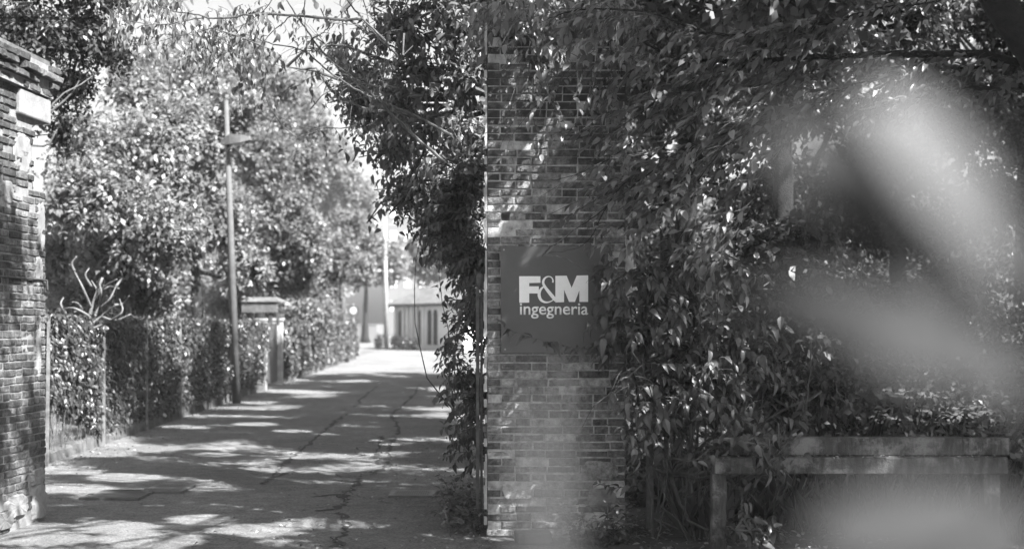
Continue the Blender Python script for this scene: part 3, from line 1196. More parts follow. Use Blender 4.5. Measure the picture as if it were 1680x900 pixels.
def wire(a, b, r=.0016):
    a, b = Vector(a), Vector(b)
    pz = Vector((fn.x, fn.y, 0)) * r
    d = (b - a).normalized()
    sdv = d.cross(fn) * r
    wm.verts([a + pz, a - sdv, a + sdv, b + pz, b - sdv, b + sdv], [(0, 1, 4, 3), (1, 2, 5, 4), (2, 0, 3, 5)])


Lw = 6.6
H = zhi - zlo
k = -int(H / dm)
while k * dm < Lw:
    s0 = k * dm
    for sgn in (1, -1):
        a0, b0 = (s0, 0.0), (s0 + H, H)
        if a0[0] < 0:
            a0 = (0.0, -s0)
        if b0[0] > Lw:
            b0 = (Lw, Lw - s0)
        if b0[0] - a0[0] > .01:
            f1, f2 = (a0, b0)
            za = zlo + f1[1] if sgn > 0 else zhi - f1[1]
            zb_ = zlo + f2[1] if sgn > 0 else zhi - f2[1]
            pa = Vector((fence_x(Y0), Y0, 0)) + fdir * f1[0] + fn * (.002 * sgn)
            pb = Vector((fence_x(Y0), Y0, 0)) + fdir * f2[0] + fn * (.002 * sgn)
            wire((pa.x, pa.y, za), (pb.x, pb.y, zb_))
    k += 1
kind(wm.build('wire_mesh', M['metal'], fe), 'stuff')
pm_ = MB()
pm_.box(-.017, .017, -.017, .017, 0.02, 1.82)
pm_.box(-.021, .021, -.021, .021, 1.82, 1.835)
pmesh = pm_.mesh('post')
pmesh.materials.append(M['post'])
yp = Y0
while yp < Y1:
    if not (FENCE_GATE[0] - .3 < yp < FENCE_GATE[1] + .3):
        o = bpy.data.objects.new('post', pmesh)
        C.objects.link(o)
        o.parent = fe
        p = Vector((fence_x(yp), yp, 0)) + fn * .19 - Vector(fe.location)
        o.location = p
        o.rotation_euler = (random.gauss(0, .01), random.gauss(0, .01), .04)
    yp += 2.62
rl = MB()
for (a_, b_2) in ((Y0, FENCE_GATE[0]), (FENCE_GATE[1], Y1)):
    for zz in (1.74, .95):
        rl.tube([(fence_x(a_), a_, zz), (fence_x(b_2), b_2, zz)], .006, 5)
kind(rl.build('tension_wire', M['metal'], fe), 'stuff')

# ivy over the fence
iv = thing('ivy', 'climbing ivy hanging in curtains over the chain link fence along the lane', 'ivy', (fence_x(18), 18.0, 0))
mb, lv = MB(), Leaves()
N = 64000
u = rng.random(N) ** 1.5
yy = Y0 + 0.1 + (Y1 - Y0) * u
zz = 0.22 + 1.62 * rng.random(N) ** .85
thick = np.array([0.10 + 0.13 * noise.noise(Vector((a * .9, b * 1.1, 5))) + .05 for a, b in zip(yy, zz)])
dens = np.array([noise.noise(Vector((a * 1.3, b * 1.4, 2))) for a, b in zip(yy, zz)])
keep = dens > -0.34
keep &= ~((yy < 18.9) & (zz < 0.35 + .5 * (19.0 - yy) / 2.4 + 0.25 * dens))
keep &= ~((yy > FENCE_GATE[0]) & (yy < FENCE_GATE[1]))
yy, zz, thick = yy[keep], zz[keep], thick[keep]
n = len(yy)
off = (rng.random(n) - .15) * np.maximum(thick, .03) * 1.6
pos = np.stack([fence_x(yy) + off, yy + 0.04 * off, zz + rng.normal(scale=.02, size=n)], 1)
dr = rng.normal(scale=.45, size=(n, 3)); dr[:, 2] -= .8; dr[:, 0] += .35
up = np.tile(np.array([1.0, -.3, .6]), (n, 1)) + rng.normal(scale=.5, size=(n, 3))
szs = (.05 + .06 * rng.random(n)) * np.where(yy > 35, 1.5, 1.0)
lv.add(pos, dr, up, szs)
for i in range(170):
    yb = Y0 + (Y1 - Y0) * random.random() ** 1.6
    if FENCE_GATE[0] < yb < FENCE_GATE[1]:
        continue
    pts = [Vector((fence_x(yb) + random.uniform(.0, .1), yb + random.gauss(0, .15) * k_ * .4, 1.8 * k_ / 6 + .05)) for k_ in range(7)]
    mb.tube(pts, random.uniform(.004, .012), 4)
# shoots over the top
for i in range(150):
    yb = Y0 + (Y1 - Y0) * random.random() ** 1.4
    if FENCE_GATE[0] < yb < FENCE_GATE[1]:
        continue
    shoot(mb, lv, (fence_x(yb), yb, 1.7), (random.gauss(.2, .4), random.gauss(0, .5), .7), random.uniform(.25, .55), .004, .09, .035, 1.2, .5, 5)
kind(mb.build('stems', M['twig'], iv), 'stuff')
LI = lv.get()
nr = LI['pos'][:, 1] < 24
kind(leaf_cloud('foliage', sub(LI, nr), T_MID, M['leaf_ivy'], iv), 'stuff')
kind(leaf_cloud('foliage', sub(LI, ~nr), T_FAR, M['leaf_ivy'], iv), 'stuff')

# ------------------------------------------------------------------ gateway in the fence
gx, gy = P(455, 0, 38.5).x, 38.5
gw = thing('garden_gateway', 'small roofed pedestrian gateway with a pale pier and dark gate in the fence', 'gateway', (gx - .05, gy - 1.4, 0))
m_ = MB(); m_.box(gx - .15, gx + .15, gy - .15, gy + .15, 0, 1.83); m_.box(gx - .18, gx + .18, gy - .18, gy + .18, 1.83, 1.9)
m_.build('pier', M['concrete'], gw)
m_ = MB(); gx2 = fence_x(35.4); m_.box(gx2 - .12, gx2 + .12, 35.3, 35.55, 0, 1.83); m_.box(gx2 - .14, gx2 + .14, 35.27, 35.58, 1.83, 1.88)
m_.build('pier', M['concrete'], gw)
m_ = MB()
m_.box(gx - .9, gx + .08, 37.9, 38.1, 2.06, 2.355)
m_.build('lintel', M['kerb'], gw)
m_ = MB()
vs = [(gx - .93, 37.85, 2.36), (gx + .12, 37.85, 2.36), (gx + .3, 38.8, 2.36), (gx - .93, 38.8, 2.36), (gx - .8, 38.3, 2.5), (gx + .02, 38.3, 2.5)]
m_.verts(vs, [(0, 1, 5, 4), (1, 2, 5), (2, 3, 4, 5), (3, 0, 4), (3, 2, 1, 0)])
m_.build('canopy_roof', M['kerb'], gw)
for xx in (gx - .85, gx - .1, gx + .1):
    m_ = MB(); m_.box(xx - .04, xx + .04, 37.96, 38.04, 1.7, 2.06); m_.build('canopy_post', M['dark'], gw)
m_ = MB()
for i in range(13):
    f = i / 12
    yb = 35.6 + f * 2.7
    xx = fence_x(yb)
    m_.box(xx - .012, xx + .012, yb - .085, yb + .085, .1, 1.75)
kind(m_.build('gate_slats', M['iron'], gw), 'stuff')
m_ = MB(); m_.box(gx - .19, gx - .152, gy - .2, gy + .02, 1.25, 1.55); m_.build('intercom', M['metal'], gw)

# ------------------------------------------------------------------ street lamps and poles
def street_lamp(label, px_base, py_base, px_top, py_top, py_head, r):
    D = EYE * FP / (py_base - HOR)
    b, t_ = P(px_base, py_base, D), P(px_top, py_top, D)
    t = thing('street_lamp', label, 'street lamp', (b.x, D, 0), 'street lamps along the fence')
    m_ = MB()
    m_.tube([(b.x, D, 0), (b.x * .5 + t_.x * .5, D, t_.z / 2), (t_.x, D, t_.z)], [r, r * .8, r * .5], 14)
    m_.build('pole', M['pole'], t, True)
    hz_ = P(0, py_head, D).z
    hx = b.x + (t_.x - b.x) * hz_ / t_.z
    m_ = MB()
    m_.tube([(hx, D - .05, hz_ - .1), (hx + .12, D - .1, hz_ + .02), (hx + .3, D - .15, hz_ + .04)], .025, 8)
    m_.build('arm', M['metal'], t, True)
    m_ = MB()
    mt = Matrix.Translation((hx + .13, D - .12, hz_ + .04)) @ Matrix.Rotation(-.1, 4, 'Y') @ Matrix.Rotation(-.25, 4, 'Z')
    vs = []
    for (xx, w, z0_, z1_) in ((-.24, .09, 0.0, .1), (.0, .16, -.02, .2), (.26, .16, -.02, .16), (.44, .07, 0.02, .07)):
        vs += [(xx, -w, z0_), (xx, w, z0_), (xx, w * .7, z1_), (xx, -w * .7, z1_)]
    fs = [(3, 2, 1, 0), (12, 13, 14, 15)]
    for i in range(3):
        for j in range(4):
            fs.append((i * 4 + j, i * 4 + (j + 1) % 4, i * 4 + 4 + (j + 1) % 4, i * 4 + 4 + j))
    m_.verts(vs, fs, mt)
    hd = m_.build('lamp_head', M['pole'], t)
    m_ = MB()
    m_.box(0.02, .32, -.1, .1, -.045, -.021, mt)
    m_.build('lens', M['stone'], hd if False else t)
    return t


street_lamp('near street lamp, tall slim pole with a flat lantern in front of the leafy fence', 388, 661, 371, 165, 240, .095)
street_lamp('far street lamp, thin pale pole at the distant end of the fence', 567, 594, 556, 372, 404, .16)


def pole(name, label, cat, px, py_b, px_t, py_t, r, mat):
    D = EYE * FP / (py_b - HOR)
    b, t_ = P(px, py_b, D), P(px_t, py_t, D)
    t = thing(name, label, cat, (b.x, D, 0))
    m_ = MB()
    m_.tube([(b.x, D, -.1), (t_.x, D, t_.z)], [r, r * .7], 12)
    m_.build('pole', M[mat], t, True)
    return t, b, t_, D


t, b, t_, D = pole('utility_pole', 'grey wooden utility pole standing before the low house at the end of the lane', 'pole', 634, 573, 631, 355, .17, 'wood')
m_ = MB(); m_.box(t_.x - .7, t_.x + .7, D - .06, D + .06, t_.z - .6, t_.z - .48); m_.build('crossarm', M['wood'], t)
for xx in (-.6, 0, .6):
    m_ = MB(); m_.tube([(t_.x + xx, D, t_.z - .48), (t_.x + xx, D, t_.z - .3)], [.05, .03], 8); m_.build('insulator', M['white'], t)
wl = MB()
for xx in (-.6, .6):
    a_, e_ = Vector((t_.x + xx, D, t_.z - .3)), Vector((-7.9 + xx, 20.0, 11.5))
    wl.tube([a_.lerp(e_, i / 12) - Vector((0, 0, 1.1 * math.sin(PI * i / 12))) for i in range(13)], .012, 4)
kind(wl.build('cable', M['iron'], t), 'stuff')
t, b, t_, D = pole('road_sign', 'round road sign on a thin grey post left of the low house', 'sign', 580, 586, 580, 498, .05, 'metal')
m_ = MB(); m_.tube([(t_.x, D - .07, t_.z - .35), (t_.x, D - .1, t_.z - .35)], .3, 20); m_.build('disc', M['dark'], t)
m_ = MB(); m_.tube([(t_.x, D - .102, t_.z - .35), (t_.x, D - .11, t_.z - .35)], .19, 20); m_.build('disc_face', M['concrete'], t)

# ------------------------------------------------------------------ low house at the end
hA = Vector((P(648, 0, 92).x, 92, 0))
hB = Vector((P(760, 0, 84).x, 84, 0))
hu = (hB - hA).normalized()
hn = Vector((hu.y, -hu.x, 0))         # towards us
hL = (hB - hA).length
mh = Matrix(((hu.x, -hn.x, 0, hA.x), (hu.y, -hn.y, 0, hA.y), (0, 0, 1, 0), (0, 0, 0, 1)))
hs = thing('house', 'low pale house with narrow windows and tiled roof at the end of the lane', 'house', hA)
m_ = MB()
m_.box(0, hL, 0, 6, 0, 3.0, mh)
m_.build('wall', M['housewall'], hs)
m_ = MB()
m_.box(-2.0, -.25, 1.2, 6, 0, 2.9, mh)
m_.build('wall', M['housewall'], hs)
for (u0) in (0.25, 1.45, 2.0, 2.75, 3.3, 4.2):
    m_ = MB(); m_.box(u0 - .14, u0 + .14, -.16, -.002, 0, 2.9, mh); m_.build('pilaster', M['housewall'], hs)
for u0 in (0.8, 1.72, 3.02, 3.75, 5.0, 5.8):
    m_ = MB()
    w = .27
    vs = [(u0 - w, 0, .35), (u0 + w, 0, .35)] + [(u0 + w * math.cos(a_), 0, 2.35 + .3 * math.sin(a_)) for a_ in [PI * i / 8 for i in range(9)]]
    n_ = len(vs)
    m_.verts([(v[0], -.03, v[2]) for v in vs] + [(v[0], -.004, v[2]) for v in vs], [tuple(range(n_))] + [(i, (i + 1) % n_, n_ + (i + 1) % n_, n_ + i) for i in range(n_)], mh)
    m_.build('window', M['dark'], hs)
m_ = MB(); m_.box(-.25, 0, .3, .5, 0, 2.9, mh); m_.build('downpipe_recess', M['dark'], hs)
m_ = MB()
ev = .5
vs = [(-ev, -ev, 3.0), (hL + ev, -ev, 3.0), (hL + ev, 6 + ev, 3.0), (-ev, 6 + ev, 3.0), (3.2, 3, 5.0), (hL - 1, 3, 5.0)]
vs2 = [(v[0], v[1], v[2] - .14) for v in vs[:4]]
m_.verts(vs + vs2, [(0, 1, 5, 4), (1, 2, 5), (2, 3, 4, 5), (3, 0, 4), (0, 6, 7, 1), (6, 0, 3, 9), (9, 8, 7, 6), (7, 8, 2, 1), (8, 9, 3, 2)], mh)
rf = m_.build('roof', M['roof'], hs)
m_ = MB()
for i in range(int((hL + 1) / .24)):
    a_ = -ev + i * .24 + .1
    f = min(1, max(0, (a_ + ev) / 3.7))
    m_.tube([mh @ Vector((a_, -ev - .02, 3.03)), mh @ Vector((a_ + 0.0, -ev + 3.5 * f, 3.03 + 2.0 * f))], .06, 6)
kind(m_.build('roof_tiles', M['roof'], rf), 'stuff')
rf.name = 'roof'
m_ = MB()
m_.verts([(-2.4, .8, 2.9), (-.1, .8, 2.9), (-.1, 6, 2.9), (-2.4, 6, 2.9), (-2.4, .8, 3.05), (-.1, .8, 3.05), (-.1, 6, 3.6), (-2.4, 6, 3.6)],
         [(0, 3, 2, 1), (4, 5, 6, 7), (0, 1, 5, 4), (1, 2, 6, 5), (2, 3, 7, 6), (3, 0, 4, 7)], mh)
m_.build('roof', M['roof'], hs)
# clipped shrubs before it
for i, (px, w, h) in enumerate(((622, 13, 1.0), (650, 15, 1.05), (664, 13, .95), (679, 10, .8))):
    D = 88.5 if i < 2 else 86.5
    c = P(px, 570, D)
    lab = ['small dark round shrub left of the utility pole by the low house', 'largest round shrub against the low house wall right of the pole', 'dark round shrub under the first narrow window of the low house', 'smallest round shrub beneath the low house windows'][i]
    t = thing('round_shrub', lab, 'shrub', (c.x, D, 0), 'round shrubs in front of the low house')
    mb, lv = MB(), Leaves()
    r = w / 2 / FP * D * 1.3
    blob_crown(mb, lv, [(c.x, D, h * .5, r, r, h * .5)], (c.x, D, 0), 900, .13, 8, .02, .2, 0, .6)
    kind(mb.build('stems', M['twig'], t), 'stuff')
    finish_leaves(lv, T_FAR, M['leaf_dark'], None, t, 0)

# far pale block, and a low pale wall added for the sunlit patch
fb = thing('apartment_block', 'pale tall block far behind the low house, half hidden by trees', 'building', (P(662, 0, 190).x, 190, 0))
m_ = MB()
cx = P(665, 0, 190).x
m_.box(cx - 2.6, cx + 3.5, 190, 202, 0, 20, None)
m_.build('wall', M['pale_far'], fb)
for r_ in range(5):
    for c_ in range(3):
        m_ = MB(); xx = cx - 1.7 + c_ * 2.0; zz_ = 3.5 + r_ * 3.3
        m_.box(xx - .45, xx + .45, 189.93, 189.995, zz_, zz_ + 1.4)
        m_.build('window', M['housewall'], fb)
m_ = MB(); m_.box(cx - 2.9, cx + 3.8, 189.7, 202.3, 20, 20.4); m_.build('roof', M['pale_far'], fb)
lw = MB()
lw.box(P(480, 0, 120).x, P(618, 0, 120).x, 120, 120.3, 0, 1.6)
lw.box(P(480, 0, 120).x, P(618, 0, 120).x, 119.95, 120.35, 1.6, 1.7)
tag(lw.build('added_wall', M['pale_far']), 'low pale wall added for the bright patch at the far end of the lane', 'wall')

# ------------------------------------------------------------------ trees on the left
def blobs_px(lst, D0):
    out = []
    for (px, py, rpx, rpy, dD) in lst:
        D = D0 + dD
        c = P(px, py, D)
        out.append((c.x, c.y, c.z, rpx / FP * D, rpx / FP * D * 1.05, rpy / FP * D))
    return out


def tree_px(label, px, D, trunk_py, lst, dens, ls, lpt, lm, r0=.16, group='garden trees behind the fence', twig_len=.6, shell=.5, temps=None, name='leafy_tree', limb_r=.06):
    b = P(px if name != 'dark_tree' else -10, 0, D)
    top = P(px if name != 'dark_tree' else 5, trunk_py, D)
    return tree(name, label, 'tree', (b.x, D, 0), (b.x + random.uniform(-.15, .15), D, top.z), r0, r0 * .5, blobs_px(lst, D), dens, ls, lpt, lm, temps or T_FAR, group, 'bark', limb_r, twig_len, shell)


tree_px('broad light leaved tree behind the first bays of the ivy fence', 190, 24, 380,
        [(150, 330, 95, 90, 0), (230, 250, 95, 80, 1), (130, 230, 60, 60, 1.5), (255, 380, 85, 85, 0), (190, 430, 80, 60, .6), (290, 200, 60, 55, 2), (90, 420, 40, 70, 1.2), (230, 150, 60, 40, 2.5), (130, 500, 70, 35, 1), (240, 490, 60, 30, 1)],
        420, .12, 20, 'leaf_light')
tree_px('tall light leaved tree behind the near street lamp', 330, 31, 440,
        [(330, 230, 75, 85, 0), (360, 350, 70, 75, 0), (300, 320, 60, 80, 1), (330, 140, 60, 50, 1), (390, 180, 50, 45, 0), (400, 440, 50, 45, 0), (270, 130, 34, 34, 2), (345, 90, 30, 34, 2)],
        400, .135, 21, 'leaf_light', .2)
tree_px('mid grey bushy tree between the near street lamp and the gateway', 430, 42, 450,
        [(430, 260, 60, 60, 0), (460, 350, 60, 70, 0), (500, 280, 40, 60, 1), (420, 410, 60, 60, 0), (500, 400, 45, 60, 0), (470, 450, 60, 40, 1), (450, 200, 45, 35, 1), (470, 150, 36, 36, 2), (520, 220, 30, 34, 2), (380, 500, 50, 28, 2)],
        380, .13, 24, 'leaf_mid', .22)
tree_px('darker leaved tree over the far street lamp', 545, 60, 460,
        [(550, 420, 45, 45, 0), (590, 440, 38, 32, 1), (530, 480, 35, 30, 0), (610, 410, 30, 30, 3), (570, 370, 36, 34, 2)],
        280, .15, 22, 'leaf_mid', .2)
tree_px('sunny pale bush behind the fence right of the gateway', 505, 46, 520,
        [(500, 510, 30, 22, 0), (480, 518, 22, 16, 0), (535, 515, 24, 18, 1)],
        500, .12, 20, 'leaf_light', .08, name='pale_bush')
tree_px('faint distant tree beyond the utility pole', 600, 120, 470,
        [(500, 300, 40, 60, 0), (555, 270, 34, 46, 0), (590, 330, 30, 40, 0), (590, 400, 40, 40, 0), (640, 430, 30, 40, 0), (560, 330, 40, 40, 5), (700, 420, 36, 50, 5), (730, 400, 40, 60, 5)],
        60, .42, 20, 'leaf_light', .3, 'distant trees')
tree_px('faint distant tree left of the utility pole, lowest on the skyline', 500, 100, 470,
        [(300, 110, 70, 50, 0), (400, 130, 70, 70, 0), (480, 180, 60, 70, 0), (230, 130, 50, 50, 0), (480, 420, 60, 60, 0), (420, 350, 60, 70, 0), (540, 440, 40, 40, 0), (350, 300, 70, 80, 0), (250, 300, 80, 90, 0), (150, 350, 80, 80, 0)],
        40, .45, 20, 'leaf_light', .3, 'distant trees')
tree_px('dark tree rising behind the left brick pillar into the top left corner', 60, 16.0, 250,
        [(40, 60, 95, 75, 0), (130, 60, 80, 55, .4), (60, -40, 110, 60, 0), (170, -20, 70, 50, .3), (110, 140, 60, 40, .6), (190, 90, 40, 35, .5), (100, 220, 34, 26, .6), (-60, 100, 90, 90, 0)],
        560, .075, 22, 'leaf_dark', .16, 'garden trees behind the fence', .5, name='dark_tree', limb_r=.02)

# lopped pale shrub
ls_ = thing('lopped_shrub', 'cut back shrub with pale bare limbs above the fence beside the left pillar', 'shrub', (P(148, 0, 18.6).x, 18.6, 0))
mb = MB()
bp = [
    [(143, 640), (144, 560), (146, 530), (150, 505), (168, 455)],
    [(150, 505), (135, 470), (122, 445)],
    [(146, 535), (170, 515), (190, 500)], [(148, 540), (172, 530), (200, 512), (196, 490)],
    [(144, 545), (125, 535), (112, 520), (88, 515)], [(150, 520), (120, 505), (95, 510)],
    [(168, 520), (190, 525), (215, 515)], [(155, 490), (172, 470), (192, 458)],
    [(146, 530), (130, 500), (118, 495)], [(165, 505), (180, 490), (190, 470)], [(150, 535), (160, 505), (166, 480), (163, 465)],
    [(140, 545), (115, 540), (105, 530)], [(165, 475), (180, 470), (195, 473)],
    [(150, 500), (160, 480), (150, 460)], [(122, 445), (118, 432), (126, 420)], [(188, 500), (202, 498), (212, 485)], [(112, 520), (100, 500), (104, 488)], [(150, 470), (140, 452), (146, 440)], [(190, 470), (200, 455), (198, 445)],
]
for j, line in enumerate(bp):
    dz = [random.gauss(0, .12) for _ in line]
    if j == 0:
        dz = [0] * len(line)
    pts = curve_pts([P(p[0], p[1], 18.6 + (d if i else 0)) for i, (p, d) in enumerate(zip(line, dz))], 5)
    k_ = len(pts)
    r0 = .04 if j == 0 else .02
    mb.tube(pts, [r0 * (1 - .55 * i / (k_ - 1)) for i in range(k_)], 7)
    mb.build('limb' if j else 'trunk', M['bark_pale'], ls_, True)
    mb = MB()

# ------------------------------------------------------------------ right side trees and shrubs
# shrub beside the pillar, hanging into the lane
sh = thing('overhanging_shrub', 'dense glossy leaved shrub crowding the left edge of the sign pillar', 'shrub', (P(800, 0, 12.8).x + .3, 12.8, 0))
mb, lv = MB(), Leaves()
blb = blobs_px([(783, 640, 22, 90, 0.4), (790, 530, 30, 80, 0.5), (775, 440, 48, 60, .6), (745, 350, 62, 60, .7), (715, 375, 36, 40, 1.0), (690, 330, 46, 46, 1.0), (792, 740, 8, 60, .2), (770, 290, 55, 60, .3), (745, 400, 40, 50, 1.6)], 12.4)
blob_crown(mb, lv, blb, (P(810, 0, 12.9).x, 12.9, .4), 1150, .072, 17, .009, .38, .3, .25, .3, lz=.1)
for i in range(150):
    py = random.uniform(260, 760)
    px = (735 if py < 420 else 785 if py < 540 else 762 if py < 640 else 783) + random.uniform(-12, 15)
    p0 = P(px, py, random.uniform(12.0, 13.2))
    shoot(mb, lv, p0, (-1, random.uniform(-.7, .4), random.uniform(-.1, .6)), random.uniform(.15, .36), .004, .08, .028, 1.1, .5, 5, .12, 0, .6)
kind(mb.build('stems', M['twig'], sh), 'stuff')
finish_leaves(lv, T_LANCE[:3], M['leaf_vine'], M['leaf_vine_o'], sh, 220)

# tree overhanging the lane from behind the pillar, with the bare arching shoots against the sky
ot = thing('overhanging_tree', 'slender tree behind the sign pillar arching its leafy branches over the lane', 'tree', (0.25, 13.4, 0))
tm = MB(); trunk_mesh(tm, (0.25, 13.4, 0), (0.05, 13.3, 4.2), .1, .06); tm.build('trunk', M['bark'], ot, True)
mb, lv = MB(), Leaves()
blb = blobs_px([(770, 120, 55, 110, 0), (740, 40, 70, 60, 0), (690, 120, 50, 55, .4), (665, 50, 50, 50, .2), (610, 60, 44, 50, .4), (610, 10, 60, 40, .3), (560, 20, 40, 34, .5), (650, 250, 50, 40, 1.2), (660, 320, 40, 44, 1.0), (600, 130, 40, 34, 1), (560, 95, 34, 26, 1.5), (545, 150, 36, 34, .8), (590, 190, 40, 40, 1.2), (515, 60, 34, 30, .6), (640, 180, 50, 46, 1.4), (470, 110, 26, 30, .5), (760, 220, 55, 60, 0), (700, 210, 45, 45, .5), (650, 160, 40, 34, .6), (700, -60, 110, 60, 0), (860, 30, 80, 40, 0), (640, 230, 30, 26, 2), (600, 180, 34, 26, 2.5), (690, 300, 34, 40, 1.5)], 13.0)
blob_crown(mb, lv, blb, (0.05, 13.3, 3.9), 480, .10, 14, .03, .45, .3, .3, .3)
arcs = [
    [(730, 267), (660, 205), (605, 150), (570, 125), (530, 85), (500, 45), (470, 0), (455, -40)],
    [(740, 222), (690, 195), (640, 172), (590, 150), (540, 118), (500, 85), (440, 70), (400, 55)],
    [(655, 145), (610, 140), (580, 128), (530, 90)],
    [(595, 30), (560, 33), (480, 25), (420, 24), (360, 30), (310, 22), (270, 14), (230, -10)],
    [(620, 205), (560, 210), (500, 210), (470, 196)],
    [(640, 75), (600, 35), (570, 0), (555, -30)], [(660, 100), (630, 70), (590, 30)],
    [(430, 75), (350, 48), (290, 60), (240, 75)],
    [(480, 25), (440, 60), (415, 105), (395, 150)],
    [(520, 215), (480, 222), (440, 170), (435, 120)],
    [(500, 0), (500, 40), (505, 85)], [(540, 45), (520, 60), (500, 65)],
    [(460, -20), (430, 20), (380, 50), (330, 80)], [(400, 40), (360, 90), (330, 120)],
    [(330, 30), (260, 40), (200, 30), (150, -10)],
]
for j, line in enumerate(arcs):
    D = 12.2 + .35 * math.sin(j * 1.7)
    pts = curve_pts([P(p[0], p[1], D + .05 * i) for i, p in enumerate(line)], 6, .004)
    k_ = len(pts)
    r0 = (.017, .015, .011, .014, .006, .013, .01)[j] if j < 7 else .006
    mb.tube(pts, [r0 * (1 - .75 * i / (k_ - 1)) for i in range(k_)], 6)
    st = .45 if j in (0, 1) else .15
    for i in range(int(k_ * st), k_ - 1):
        if random.random() < (.17 if j < 7 else .42):
            sgn = random.choice((-1, 1))
            shoot(mb, lv, pts[i], (random.uniform(-1, .4), random.uniform(-.6, .6), random.uniform(-.7, .35)), random.uniform(.15, .4), .003, .07, .04, .9, .8, 5, .15)
# hanging leafy sprays over the sky, upper left of the lane
for i in range(150):
    px, py = random.uniform(195, 440), random.uniform(-20, 75)
    if px > 330:
        py += 25
    if px < 260 and py > 45:
        continue
    shoot(mb, lv, P(px, py, random.uniform(11.9, 12.9)), (random.gauss(0, .7), random.gauss(0, .5), random.uniform(-.5, .1)), random.uniform(.15, .4), .003, .085, .036, 1.1, .9, 5, .15)
for i in range(150):
    px, py = random.uniform(430, 660), random.uniform(40, 210)
    if py > 60 + (px - 400) * .9 or (px < 520 and random.random() < .5):
        continue
    shoot(mb, lv, P(px, py, random.uniform(12, 13.4)), (random.uniform(-1, .3), random.gauss(0, .5), random.uniform(-.5, .3)), random.uniform(.15, .4), .003, .07, .036, 1.0, .8, 5, .15)
kind(mb.build('branches', M['twig'], ot), 'stuff')
finish_leaves(lv, T_MID, M['leaf_mid'], M['leaf_elm_o'], ot, 120, 'crown')

# trunks and crowns of the wood on the right
rt = []
wood = [
    ('dark straight trunked tree in the wood right of the sign pillar', 1292, 15.5, -80, .14,
     [(1200, -110, 160, 60, 0), (1350, -120, 160, 60, 0), (1490, 20, 90, 60, 1), (1100, 20, 60, 60, 1), (1290, 190, 60, 40, 0), (1440, 190, 90, 40, 2), (1290, 300, 70, 60, .5)], 'leaf_dark', 260),
    ('low dark understorey bush in front of the straight trunk', 1330, 14.6, 640, .05,
     [(1290, 480, 80, 70, 0), (1250, 400, 60, 50, .2), (1340, 560, 90, 60, 0), (1440, 520, 90, 60, .2), (1560, 480, 90, 70, .5), (1330, 390, 50, 60, .3)], 'leaf_dark', 330),
    ('thin forked tree beyond the vine in the wood', 1100, 19, 260, .1,
     [(1080, 150, 90, 90, 0), (1150, 260, 80, 70, 0), (1060, 320, 70, 80, 0), (1230, 330, 80, 60, 1), (1040, 60, 60, 60, 0)], 'leaf_dark', 200),
    ('bushy understorey tree behind the blurred foreground leaves', 1480, 20, 330, .14,
     [(1450, 260, 110, 90, 0), (1560, 200, 110, 90, 0), (1380, 330, 90, 70, 0), (1620, 330, 100, 100, 0), (1500, 380, 120, 60, 0), (1300, 400, 90, 50, 1)], 'leaf_dark', 200),
    ('sunlit tree glimpsed far back in the wood at upper right', 1330, 34, 300, .2,
     [(1250, 60, 90, 90, 0), (1350, 160, 100, 80, 0), (1480, 60, 120, 90, 0), (1180, 180, 90, 90, 0), (1600, 160, 120, 120, 0), (1100, 80, 80, 90, 0), (1400, 330, 160, 70, 0), (1220, 360, 120, 70, 0), (1080, 380, 100, 90, 0), (1600, 380, 140, 90, 0)], 'leaf_light', 130),
]
for (lab, px, D, tpy, r0, lst, lm, dens) in wood:
    big = D > 30
    b = P(px, 0, D)
    tp = P(px, tpy, D)
    bs = bank_z(b.x, D) - .1
    tree('wood_tree', lab, 'tree', (b.x, D, bs), (b.x - .1, D, tp.z), r0, r0 * .7, blobs_px(lst, D), dens, .11 if not big else .16, 20, lm, T_FAR, 'trees of the wood on the right', 'bark', .06 if D != 14.6 else .015, .6, .35)

# ivy covered bank and undergrowth
ug = MB()
lv = Leaves()
N = 70000
xx = 0.9 + 14 * rng.random(N)
yy = 12.6 + 16 * rng.random(N) ** 1.2
bz = np.array([bank_z(a, b) for a, b in zip(xx, yy)])
hh = np.array([max(0, .6 + 1.5 * noise.noise(Vector((a * .55, b * .55, 9)))) for a, b in zip(xx, yy)])
hh *= np.clip((yy - 12.5) / 2.0, .08, 1)
pos = np.stack([xx, yy, bz + hh * rng.random(N) ** .6 + .02], 1)
dr = rng.normal(scale=.7, size=(N, 3)); dr[:, 2] += .2
up = np.tile(np.array([0, -.4, 1.0]), (N, 1)) + rng.normal(scale=.5, size=(N, 3))
lv.add(pos, dr, up, .05 + .07 * rng.random(N))
o = kind(leaf_cloud('undergrowth', sun_gaps(lv.get()), T_FAR, M['leaf_dark']), 'stuff')

# hedge closing the view beyond the wood
lv = Leaves(); mbx = MB()
hb = []
for i in range(26):
    hb.append((2 + i * 1.9 + random.gauss(0, .4), 42 + random.gauss(0, 1.5), 3 + random.gauss(0, .8), 2.2, 1.6, 4.0))
for i in range(12):
    hb.append((-44 + i * 3.0, 75 + random.gauss(0, 3), 3.2, 2.6, 2, 3.2))
blob_crown(mbx, lv, hb, (0, 0, 0), 34, .4, 18, 0, .7, 0, .5, 0)
o = kind(leaf_cloud('far_woodland', lv.get(), T_FAR, M['leaf_mid']), 'stuff')

